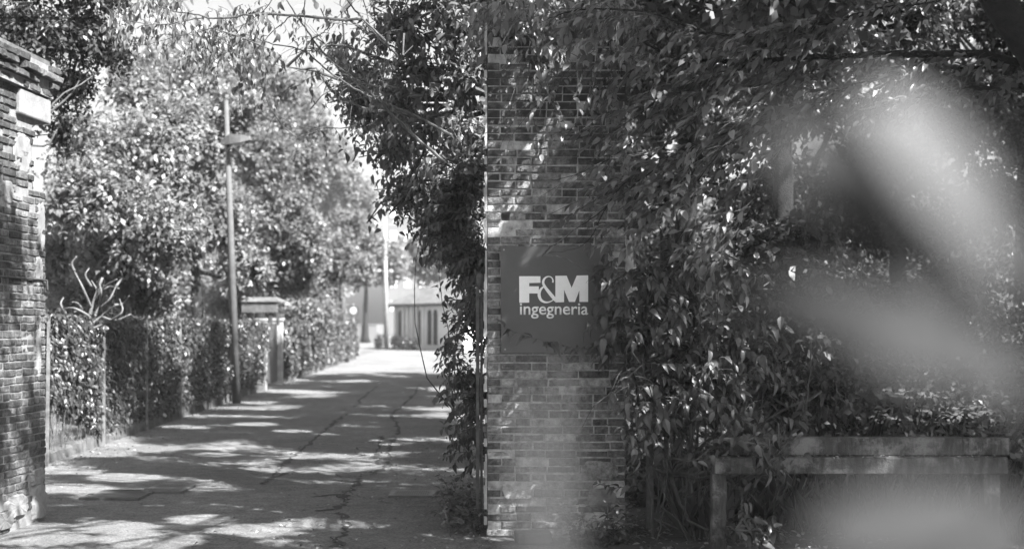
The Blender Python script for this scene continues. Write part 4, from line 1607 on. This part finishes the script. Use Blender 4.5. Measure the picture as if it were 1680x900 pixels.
# canopy trees standing right of us, whose boughs reach into the picture from the upper right
sp_lv, sp_mb = Leaves(), MB()
bt = thing('spreading_tree', 'leaning tree at the upper right whose long boughs reach left across the brick pillar', 'tree', (4.9, 10.2, 0))
tm = MB()
tpts = curve_pts([(4.9, 10.2, 0), (4.55, 10.1, 1.8), P(1760, 190, 10), P(1690, 80, 10), P(1630, -10, 10), P(1560, -160, 10), P(1500, -330, 10.2), P(1470, -520, 10.4)], 6, .006)
k_ = len(tpts)
tm.tube(tpts, [.17 - .11 * i / (k_ - 1) for i in range(k_)], 14)
tm.build('trunk', M['bark'], bt, True)
boughs = [
    ([(1740, 130), (1680, 106), (1600, 88), (1530, 90), (1470, 88), (1400, 92), (1300, 96), (1200, 100), (1110, 95), (1040, 60)], .035, 10.2),
    ([(1530, 92), (1490, 115), (1440, 128), (1380, 150), (1320, 180), (1240, 205)], .02, 10.1),
    ([(1620, -20), (1500, 5), (1420, 22), (1370, 35), (1300, 52), (1230, 95), (1170, 160), (1120, 215), (1060, 262)], .024, 9.9),
    ([(1360, 0), (1330, 55), (1300, 120), (1240, 170), (1180, 240), (1100, 300)], .012, 9.8),
    ([(1700, 150), (1620, 145), (1570, 145), (1500, 160), (1420, 180), (1330, 195), (1220, 205), (1150, 240)], .018, 10.1),
    ([(1640, 110), (1560, 112), (1500, 112)], .016, 10.3),
    ([(1300, 52), (1240, 60), (1150, 50), (1060, 20), (960, 15), (900, 30)], .014, 10.0),
    ([(1230, 95), (1130, 150), (1030, 240), (950, 285), (905, 295)], .008, 10.3),
    ([(1180, 240), (1090, 270), (1020, 320), (960, 365), (905, 405), (890, 420)], .007, 10.4),
    ([(1060, 262), (1000, 330), (960, 400), (900, 415)], .006, 10.5),
    ([(1240, 205), (1180, 250), (1120, 330), (1070, 380)], .007, 9.9),
    ([(1330, 195), (1260, 270), (1230, 340), (1200, 395)], .008, 9.7),
    ([(1200, 100), (1110, 130), (1060, 180), (1010, 210)], .008, 10.4),
]
for j, (line, r0, D) in enumerate(boughs):
    pts = curve_pts([P(p[0], p[1], D + .06 * math.sin(i + j)) for i, p in enumerate(line)], 6, .004)
    k_ = len(pts)
    b_ = MB()
    b_.tube(pts, [r0 * (1 - .7 * i / (k_ - 1)) for i in range(k_)], 8)
    b_.build('bough', M['bark'], bt, True)
    for i in range(2, k_ - 1):
        px = 840 + pts[i].x / pts[i].y * FP
        py_ = HOR - (pts[i].z - EYE) / pts[i].y * FP
        if (py_ > 330 and px < 1030) or (py_ > 220 and px < 960):
            continue
        dens_ = 1.25 if px < 1330 else .7
        nsh = int(dens_ + random.random())
        for q in range(nsh):
            shoot(sp_mb, sp_lv, pts[i] + Vector((0, random.gauss(0, .05), 0)), (random.uniform(-1.3, -.6), random.uniform(-.45, .4), random.uniform(-.75, .0)),
                  random.uniform(.25, .65), .0025, .098, .034, .1, .1, 6, .07, 1, .6, .06, .2, .8, .4)
for line in ([(1010, 330), (960, 362), (925, 390), (893, 418)], [(1000, 380), (960, 395), (920, 410)], [(1060, 300), (1000, 320), (950, 330), (900, 352)]):
    pts = curve_pts([P(p[0], p[1], 10.5) for p in line], 6, .003)
    sp_mb.tube(pts, .0025, 5)
    leaves_along(sp_lv, pts, .105, .03, .25, .6, .0, .2, (0, -.6, 1), .8)
# sprays over the pillar top
for i in range(60):
    px, py = random.uniform(840, 1060), random.uniform(-30, 45)
    shoot(sp_mb, sp_lv, P(px, py, random.uniform(10.1, 10.8)), (random.uniform(-.8, .4), random.uniform(-.5, .2), random.uniform(-.5, .1)), random.uniform(.2, .45), .003, .1, .04, .9, .8, 5, .12)
# canopy above the frame: unseen crown of the boughs, lobes placed to throw dappled shade
can = []
random.seed(101)
rng = np.random.default_rng(101)
for i in range(60):
    can.append((random.uniform(2.6, 7.5), random.uniform(4.8, 9.8), random.uniform(4.9, 7.8), random.uniform(.6, 1.1), random.uniform(.6, 1.1), random.uniform(.35, .6)))
while len(can) < 130:
    cx_, cy_ = random.uniform(-.8, 8.5), random.uniform(5.0, 13)
    can.append((cx_, cy_, random.uniform(5.2, 8.8), random.uniform(.6, 1.1), random.uniform(.6, 1.1), random.uniform(.35, .6)))
kind(sp_mb.build('twigs', M['twig'], bt), 'stuff')
finish_leaves(sp_lv, T_NEAR, M['leaf_elm'], M['leaf_elm_o'], bt, 300)
lv2, mb2 = Leaves(), MB()
blob_crown(mb2, lv2, can, tpts[-1], 150, .12, 16, .035, .6, 0, .2, .1)
kind(mb2.build('high_boughs', M['bark'], bt), 'stuff')
kind(leaf_cloud('crown', sun_gaps(lv2.get()), T_FAR, M['leaf_mid'], bt), 'stuff')

random.seed(55)
rng = np.random.default_rng(55)
# tall trees right of the lane, mostly above the frame, that shade it
for i, (x, y, h, lab) in enumerate(((2.2, 17.0, 11.5, 'tall tree standing right of the lane just beyond the sign pillar'),
                                    (2.0, 24.0, 12, 'tall tree right of the lane, second beyond the sign pillar'),
                                    (2.0, 31, 11.5, 'tall tree right of the lane, third beyond the sign pillar'),
                                    (1.8, 38, 10.5, 'tall tree right of the lane, farthest of the row beyond the sign pillar'))):
    bl = []
    for k in range(34):
        a_ = random.uniform(0, 2 * PI)
        rr_ = random.uniform(.2, 2.9)
        bl.append((max(x + rr_ * math.cos(a_) * .95, -.5), y + rr_ * math.sin(a_) * 1.5, h * random.uniform(.42, 1.0), random.uniform(.7, 1.2), random.uniform(.8, 1.4), random.uniform(.5, .8)))
    tree('wood_tree', lab, 'tree', (x, y, bank_z(x, y) - .1), (x, y, h * .5), .17, .1, bl, 215, .14, 17, 'leaf_mid', T_FAR, 'trees of the wood on the right', 'bark', .05, .6, .3)
for i, (x, y, h, lab) in enumerate(((8.6, 8.6, 9.5, 'broad shade tree right of the beam, only its crown edge reaching the picture'),
                                    (9.5, 15.5, 9.5, 'broad shade tree deeper in the wood at the right edge of the picture'),
                                    (8.4, 22.0, 9.0, 'broad shade tree in the middle of the wood behind the beam'))):
    bl = []
    for k in range(30):
        a_ = random.uniform(0, 2 * PI)
        rr_ = random.uniform(.2, 3.6)
        bl.append((x + rr_ * math.cos(a_), y + rr_ * math.sin(a_), h * random.uniform(.45, 1.0), random.uniform(.8, 1.3), random.uniform(.8, 1.3), random.uniform(.5, .8)))
    tree('wood_tree', lab, 'tree', (x, y, bank_z(x, y) - .1), (x, y, h * .5), .17, .1, bl, 190, .13, 16, 'leaf_dark', T_FAR, 'trees of the wood on the right', 'bark', .05, .6, .3)

# climbing vine between pillar and beam: drooping pointed leaves
vn = thing('climbing_vine', 'dark climbing vine with drooping pointed leaves spilling over the right edge of the sign pillar', 'vine', (1.35, 11.1, 0))
mb, lv = MB(), Leaves()
vb = blobs_px([(1080, 480, 50, 45, 0), (1060, 560, 45, 60, 0), (1120, 560, 55, 50, .2), (1170, 620, 60, 60, .3), (1090, 640, 55, 50, 0), (1200, 680, 50, 45, .2), (1085, 700, 30, 40, .2), (1130, 440, 40, 30, .4), (1240, 600, 50, 60, .8), (1280, 660, 50, 45, .8), (1350, 640, 60, 50, 1.2), (1185, 745, 26, 26, -.75), (1262, 762, 30, 20, -.95), (1230, 720, 30, 24, -.7), (1235, 880, 36, 24, -.9)], 10.7)
blob_crown(mb, lv, vb, (1.3, 11.2, .5), 1000, .085, 10, .018, .3, .4, .3, .4, lz=.0)
for i in range(150):
    px, py = random.uniform(1010, 1260), random.uniform(430, 720)
    shoot(mb, lv, P(px, py, random.uniform(10.2, 10.7)), (random.uniform(-1, .8), random.uniform(-.8, .2), random.uniform(-.1, .6)), random.uniform(.18, .42), .003, .10, .03, 1.4, .4, 6, .1, 0, .8)
for line in ([(1050, 460), (1010, 470), (975, 450), (930, 425), (895, 418)],
             [(1040, 560), (1000, 560), (960, 572), (900, 560), (860, 550), (820, 533)],
             [(1060, 500), (1020, 505), (985, 520), (960, 545)],
             [(1050, 600), (1010, 640), (975, 665), (955, 700)],
             [(1060, 690), (1030, 705), (1005, 700), (985, 690)],
             [(1080, 740), (1050, 790), (1010, 800), (975, 790)],
             [(1040, 520), (1005, 530), (975, 560), (940, 572)],
             [(1190, 560), (1185, 610), (1190, 700), (1165, 745), (1150, 790)],
             [(1230, 640), (1210, 700), (1180, 730), (1130, 745)],
             [(1320, 640), (1310, 720), (1280, 760), (1235, 775)],
             [(1160, 620), (1130, 640), (1110, 670), (1105, 700)],
             [(1100, 690), (1070, 700), (1045, 712), (1030, 722)],
             [(1300, 700), (1290, 790), (1250, 880), (1225, 890)],
             [(1200, 700), (1240, 730), (1290, 735), (1320, 765)], [(1240, 690), (1270, 740), (1250, 770), (1215, 780)], [(1240, 860), (1270, 870), (1300, 895)]):
    pts = curve_pts([P(p[0], p[1], 10.45) for p in line], 6, .004)
    mb.tube(pts, [.0045 * (1 - .6 * i / (len(pts) - 1)) for i in range(len(pts))], 5)
    leaves_along(lv, pts, .105, .034, .45, .8, .15, .5, uj=.6)
    leaves_along(lv, pts, .08, .05, .1, .9, .1, .6, uj=.7)
for i in range(26):
    shoot(mb, lv, P(random.uniform(985, 1030), random.uniform(405, 585), random.uniform(10.5, 10.8)), (random.uniform(-1, -.2), random.uniform(-.5, .1), random.uniform(-.3, .5)), random.uniform(.12, .28), .003, .09, .028, 1.3, .5, 5, .1, 0, .8)
for line in ([(1190, 300), (1185, 400), (1176, 520), (1180, 700)], [(1040, 340), (1050, 480), (1060, 700), (1070, 880)], [(1135, 420), (1150, 520), (1140, 640), (1120, 860)], [(1330, 560), (1318, 700), (1250, 860), (1225, 885)], [(1100, 700), (1090, 800), (1080, 900)]):
    pts = curve_pts([P(p[0], p[1], 10.6) for p in line], 8, .008)
    mb.tube(pts, .006, 6)
kind(mb.build('stems', M['twig'], vn), 'stuff')
finish_leaves(lv, T_LANCE, M['leaf_vine'], M['leaf_vine_o'], vn, 300)


tc_ = thing('creeper', 'creeper trailing down from the top of the sign pillar', 'creeper', (PR_X0 + PW / 2, 11.2, 4.1))
mb, lv = MB(), Leaves()
for i in range(240):
    px = random.uniform(805, 1040)
    py = random.uniform(-10, 90) if px > 860 else random.uniform(0, 50)
    shoot(mb, lv, P(px, py, random.uniform(10.65, 11.5)), (random.gauss(0, .7), random.uniform(-.6, .1), random.uniform(-.6, .3)), random.uniform(.15, .45), .0035, .085, .035, 1.2, .7, 5, .12)
for (x0_, y0_, n_) in ((870, 110, 7), (905, 120, 8), (1000, 130, 14), (960, 110, 6), (1010, 230, 12), (880, 170, 5)):
    for i in range(n_):
        shoot(mb, lv, P(x0_ + random.uniform(-25, 25), y0_ + random.uniform(-25, 25), 10.85), (random.gauss(-.2, .4), -.3, -.8), random.uniform(.25, .6), .003, .075, .045, .3, .5, 6, .1)
kind(mb.build('stems', M['twig'], tc_), 'stuff')
finish_leaves(lv, T_NEAR, M['leaf_elm'], M['leaf_elm_o'], tc_, 160)

# weeds at the pillar foot
for (px0, px1, D0, D1, n, lab, s_) in ((735, 800, 11.0, 13.2, 90, 'leafy weeds at the left foot of the sign pillar by the lane', .07),
                                      (930, 1045, 10.5, 10.85, 70, 'low creeping weeds at the right foot of the sign pillar', .07)):
    cx_ = P((px0 + px1) / 2, 0, D0).x
    t = thing('weeds', lab, 'weeds', (cx_, D0, 0), 'weeds around the sign pillar')
    mb, lv = MB(), Leaves()
    for i in range(n):
        D = random.uniform(D0, D1)
        x = P(random.uniform(px0, px1), 0, D).x
        shoot(mb, lv, (x, D, 0.0), (random.gauss(0, .5), random.gauss(0, .4), 1), random.uniform(.1, .38), .003, s_, .03, .6, .2, 5, .15)
    kind(mb.build('stems', M['twig'], t), 'stuff')
    finish_leaves(lv, T_MID, M['leaf_vine'], M['leaf_vine_o'], t, 90)

# ------------------------------------------------------------------ ironwork right of the pillar
ig = thing('iron_gate', 'dark iron gate with fanned bars half buried in vine beside the sign pillar', 'gate', (1.3, 11.3, 0))
for px in (1066, 1186):
    m_ = MB(); x = P(px, 0, 11.3).x
    m_.box(x - .03, x + .03, 11.27, 11.33, 0, 1.15); m_.build('post', M['iron'], ig)
m_ = MB(); m_.box(P(1066, 0, 11.3).x + .03, P(1186, 0, 11.3).x - .03, 11.285, 11.315, 1.0, 1.03); m_.build('rail', M['iron'], ig)
for i in range(8):
    x = P(1080 + i * 13, 0, 11.3).x
    m_ = MB(); m_.tube([(x, 11.3, 0.05), (x, 11.3, 1.0)], .007, 6); m_.build('bar', M['iron'], ig)
hub = P(1074, 850, 11.2)
for i in range(9):
    a_ = math.radians(-38 + i * 14)
    m_ = MB(); m_.tube([(hub.x, 11.24, hub.z), (hub.x + .55 * math.cos(a_), 11.24, hub.z + .55 * math.sin(a_))], .007, 6); m_.build('fan_bar', M['post'] if i < 2 else M['iron'], ig)
# slim steel post behind left edge of the pillar
t = thing('gate_post', 'slim weathered steel gate post tight behind the left edge of the sign pillar', 'post', (P(788, 0, 11.7).x, 11.7, 0))
m_ = MB(); xa, xb = P(781, 0, 11.7).x, P(786.5, 0, 11.7).x
zt = P(0, 470, 11.7).z
m_.box(xa, xb, 11.68, 11.73, 0, zt); m_.build('upright', M['post'], t)
m_ = MB(); xa, xb = P(788, 0, 11.7).x, P(792, 0, 11.7).x
m_.box(xa, xb, 11.68, 11.73, 0, zt); m_.build('upright', M['iron'], t)
m_ = MB(); m_.tube([(P(787, 0, 11.7).x, 11.7, zt), (P(787, 0, 11.7).x, 11.7, zt + .035), (P(787, 0, 11.7).x, 11.7, zt + .09), (P(787, 0, 11.7).x, 11.7, zt + .12)], [.015, .03, .035, .012], 10); m_.build('finial', M['post'], t, True)

# weathered double beam on a post
BY = 9.9
bb = thing('beam_barrier', 'weathered pale double beam on a square post beyond the blurred leaves', 'barrier', (P(1180, 0, BY).x, BY, 0))
x0_, x1_ = P(1178, 0, BY).x, P(1660, 0, BY).x
zt, zm, zb_ = P(0, 718, BY).z, P(0, 749, BY).z, P(0, 776, BY).z


def rough_beam(name, x0, x1, y0, y1, z0, z1, mat, n=30):
    m_ = MB()
    vs, fs = [], []
    for i in range(n + 1):
        x = x0 + (x1 - x0) * i / n
        j = lambda: random.gauss(0, .0015)
        e = .008
        vs += [(x, y0 + j(), z0 + e), (x, y0 + e, z0 + j()), (x, y1, z0), (x, y1, z1), (x, y0 + e, z1 + j()), (x, y0 + j(), z1 - e)]
    for i in range(n):
        for k in range(6):
            fs.append((i * 6 + k, i * 6 + (k + 1) % 6, (i + 1) * 6 + (k + 1) % 6, (i + 1) * 6 + k))
    fs += [(5, 4, 3, 2, 1, 0), tuple(n * 6 + k for k in range(6))]
    m_.verts(vs, fs)
    return m_.build(name, M[mat], bb)


rough_beam('upper_beam', x0_ + .02, P(1582, 0, BY).x, BY + .03, BY + .15, zm + .006, zt, 'rust')
rough_beam('upper_beam', P(1584, 0, BY).x, x1_, BY + .05, BY + .15, zm + .006, zt - .006, 'rust')
rough_beam('lower_beam', x0_ - .03, x1_ - .05, BY - .06, BY + .16, zb_, zm, 'rust')
for (a_, b2) in ((1168, 1191), (1612, 1640)):
    m_ = MB(); m_.box(P(a_, 0, BY).x, P(b2, 0, BY).x, BY - .02, BY + .1, 0, zb_ - .002); o = m_.build('post', M['rust'], bb)
    md = o.modifiers.new('b', 'BEVEL'); md.width = .006; md.segments = 2
# litter lying on the ledge
lv = Leaves()
n = 160
lx = x0_ + (x1_ - x0_ - .1) * rng.random(n)
lv.add(np.stack([lx, BY - .055 + .08 * rng.random(n), zm + .004 + .012 * rng.random(n)], 1), rng.normal(size=(n, 3)) * np.array([1, 1, .25]), np.tile([0, 0, 1.0], (n, 1)) + rng.normal(scale=.3, size=(n, 3)), .02 + .025 * rng.random(n))
kind(leaf_cloud('ledge_litter', lv.get(), T_MID, M['leaf_dry']), 'stuff')

# fallen leaves on the lane
lv = Leaves()
n = 900
yy = 10.2 + 12 * rng.random(n) ** 1.6
edge = rng.random(n) ** 2.2
xx = np.array([road_right(a) for a in np.maximum(yy, 12)]) - edge * 2.4 + .12
pos = np.stack([xx, yy, np.array([road_z(a, b) for a, b in zip(xx, yy)]) + .012], 1)
lv.add(pos, rng.normal(size=(n, 3)) * np.array([1, 1, .15]), np.tile([0, 0, 1.0], (n, 1)) + rng.normal(scale=.35, size=(n, 3)), .02 + .035 * rng.random(n))
n = 220
n = 90; xx = -5.8 + 5.5 * rng.random(n); yy = 10 + 25 * rng.random(n)
pos = np.stack([xx, yy, np.array([road_z(a, b) for a, b in zip(xx, yy)]) + .012], 1)
lv.add(pos, rng.normal(size=(n, 3)) * np.array([1, 1, .15]), np.tile([0, 0, 1.0], (n, 1)) + rng.normal(scale=.3, size=(n, 3)), .02 + .03 * rng.random(n))
n = 3000
xx = .9 + 6 * rng.random(n); yy = 9.4 + 4.5 * rng.random(n)
pos = np.stack([xx, yy, np.array([bank_z(a, b) for a, b in zip(xx, yy)]) + .015], 1)
lv.add(pos, rng.normal(size=(n, 3)) * np.array([1, 1, .15]), np.tile([0, 0, 1.0], (n, 1)) + rng.normal(scale=.35, size=(n, 3)), .03 + .05 * rng.random(n))
n = 900
yy = 12 + 34 * rng.random(n) ** 1.5; xx = fence_x(yy) + .2 + .9 * rng.random(n) ** 2.5
pos = np.stack([xx, yy, np.array([road_z(a, b) for a, b in zip(xx, yy)]) + .012], 1)
lv.add(pos, rng.normal(size=(n, 3)) * np.array([1, 1, .15]), np.tile([0, 0, 1.0], (n, 1)) + rng.normal(scale=.3, size=(n, 3)), .025 + .04 * rng.random(n))
kind(leaf_cloud('leaf_litter', lv.get(), T_MID, M['leaf_dry']), 'stuff')

# tufts of grass in front of the bank
lv = Leaves()
n = 9000
xx = 1.4 + 7 * rng.random(n); yy = 10.6 + 5 * rng.random(n)
g_ = np.array([noise.noise(Vector((a * 1.2, b * 1.2, 4))) for a, b in zip(xx, yy)]) > -.05
xx, yy = xx[g_], yy[g_]; n = len(xx)
pos = np.stack([xx, yy, np.array([bank_z(a, b) for a, b in zip(xx, yy)])], 1)
dr = rng.normal(scale=.35, size=(n, 3)); dr[:, 2] = 1
T_GR = [(np.array([(-.02, 0, 0), (.02, 0, 0), (.015, .6, -.05), (0, 1, -.3), (-.015, .6, -.05)], float), [(0, 1, 2, 3, 4)])]
lv.add(pos, dr, rng.normal(size=(n, 3)), .15 + .3 * rng.random(n))
kind(leaf_cloud('grass', sun_gaps(lv.get()), T_GR, M['grass']), 'stuff')

# ------------------------------------------------------------------ shrub right beside the viewer, out of focus
fs_ = thing('foreground_shrub', 'out of focus leafy shrub shoot close to the viewer at lower right', 'shrub', (.42, .62, 0))
mb = MB()


def big_leaf(a, b, D, w, up, droop=.25, mat='leaf_fore'):
    p, q = P(a[0], a[1], D), P(b[0], b[1], D * (1.0))
    d = q - p
    tv, tf = leaf_template(w, .25, droop, 6)
    L = dict(pos=np.array([p]), dir=np.array([d]), up=np.array([up], float), size=np.array([d.length]))
    single_leaves(L, [(tv, tf)], M[mat], fs_)


F_D = .46
big_leaf((1410, 150), (1770, 480), F_D - .04, .18, (.3, -1, .6), mat='leaf_fore_lit')
big_leaf((1250, 200), (1620, 440), F_D - .03, .19, (.2, -1, .4))
big_leaf((1190, 480), (1720, 600), F_D, .13, (.1, -1, .35))
big_leaf((1420, 480), (1760, 640), F_D + .02, .15, (.2, -1, .2))
big_leaf((1310, 890), (1730, 800), F_D, .17, (.1, -1, .5))
big_leaf((1450, 960), (1760, 850), F_D + .02, .2, (0, -1, .2))
big_leaf((905, 1010), (890, 580), .44, .08, (.2, -1, .2), .05)
for line in ([(1900, 1300), (1800, 800), (1740, 560), (1700, 380), (1640, 200)], [(1800, 800), (1700, 700), (1640, 640)], [(1840, 1000), (1780, 900), (1720, 800)], [(900, 1500), (905, 1010)]):
    pts = curve_pts([P(p[0], p[1], F_D + .01) for p in line], 5)
    mb.tube(pts, .0012, 6)
st_ = P(1900, 1300, F_D)
mb.tube([(st_.x, st_.y, st_.z), (.46, .62, .7), (.42, .62, 0)], [.002, .004, .006], 6)
s2 = P(900, 1500, F_D + .01)
mb.tube([(s2.x, s2.y, s2.z), (.2, .6, .7), (.42, .62, 0.02)], [.0015, .003, .005], 6)
mb.build('stem', M['twig'], fs_)

# ------------------------------------------------------------------ air
hm = bpy.data.materials.new('haze')
hm.use_nodes = True
hn_ = hm.node_tree
hn_.nodes.clear()
ho = hn_.nodes.new('ShaderNodeOutputMaterial')
hv = hn_.nodes.new('ShaderNodeVolumePrincipled')
hv.inputs['Color'].default_value = (.95, .95, .95, 1)
hv.inputs['Density'].default_value = HAZE
hn_.links.new(hv.outputs[0], ho.inputs['Volume'])
m_ = MB()
m_.box(-90, 90, -12, 230, -1.1, 27)
kind(m_.build('haze', hm), 'stuff')
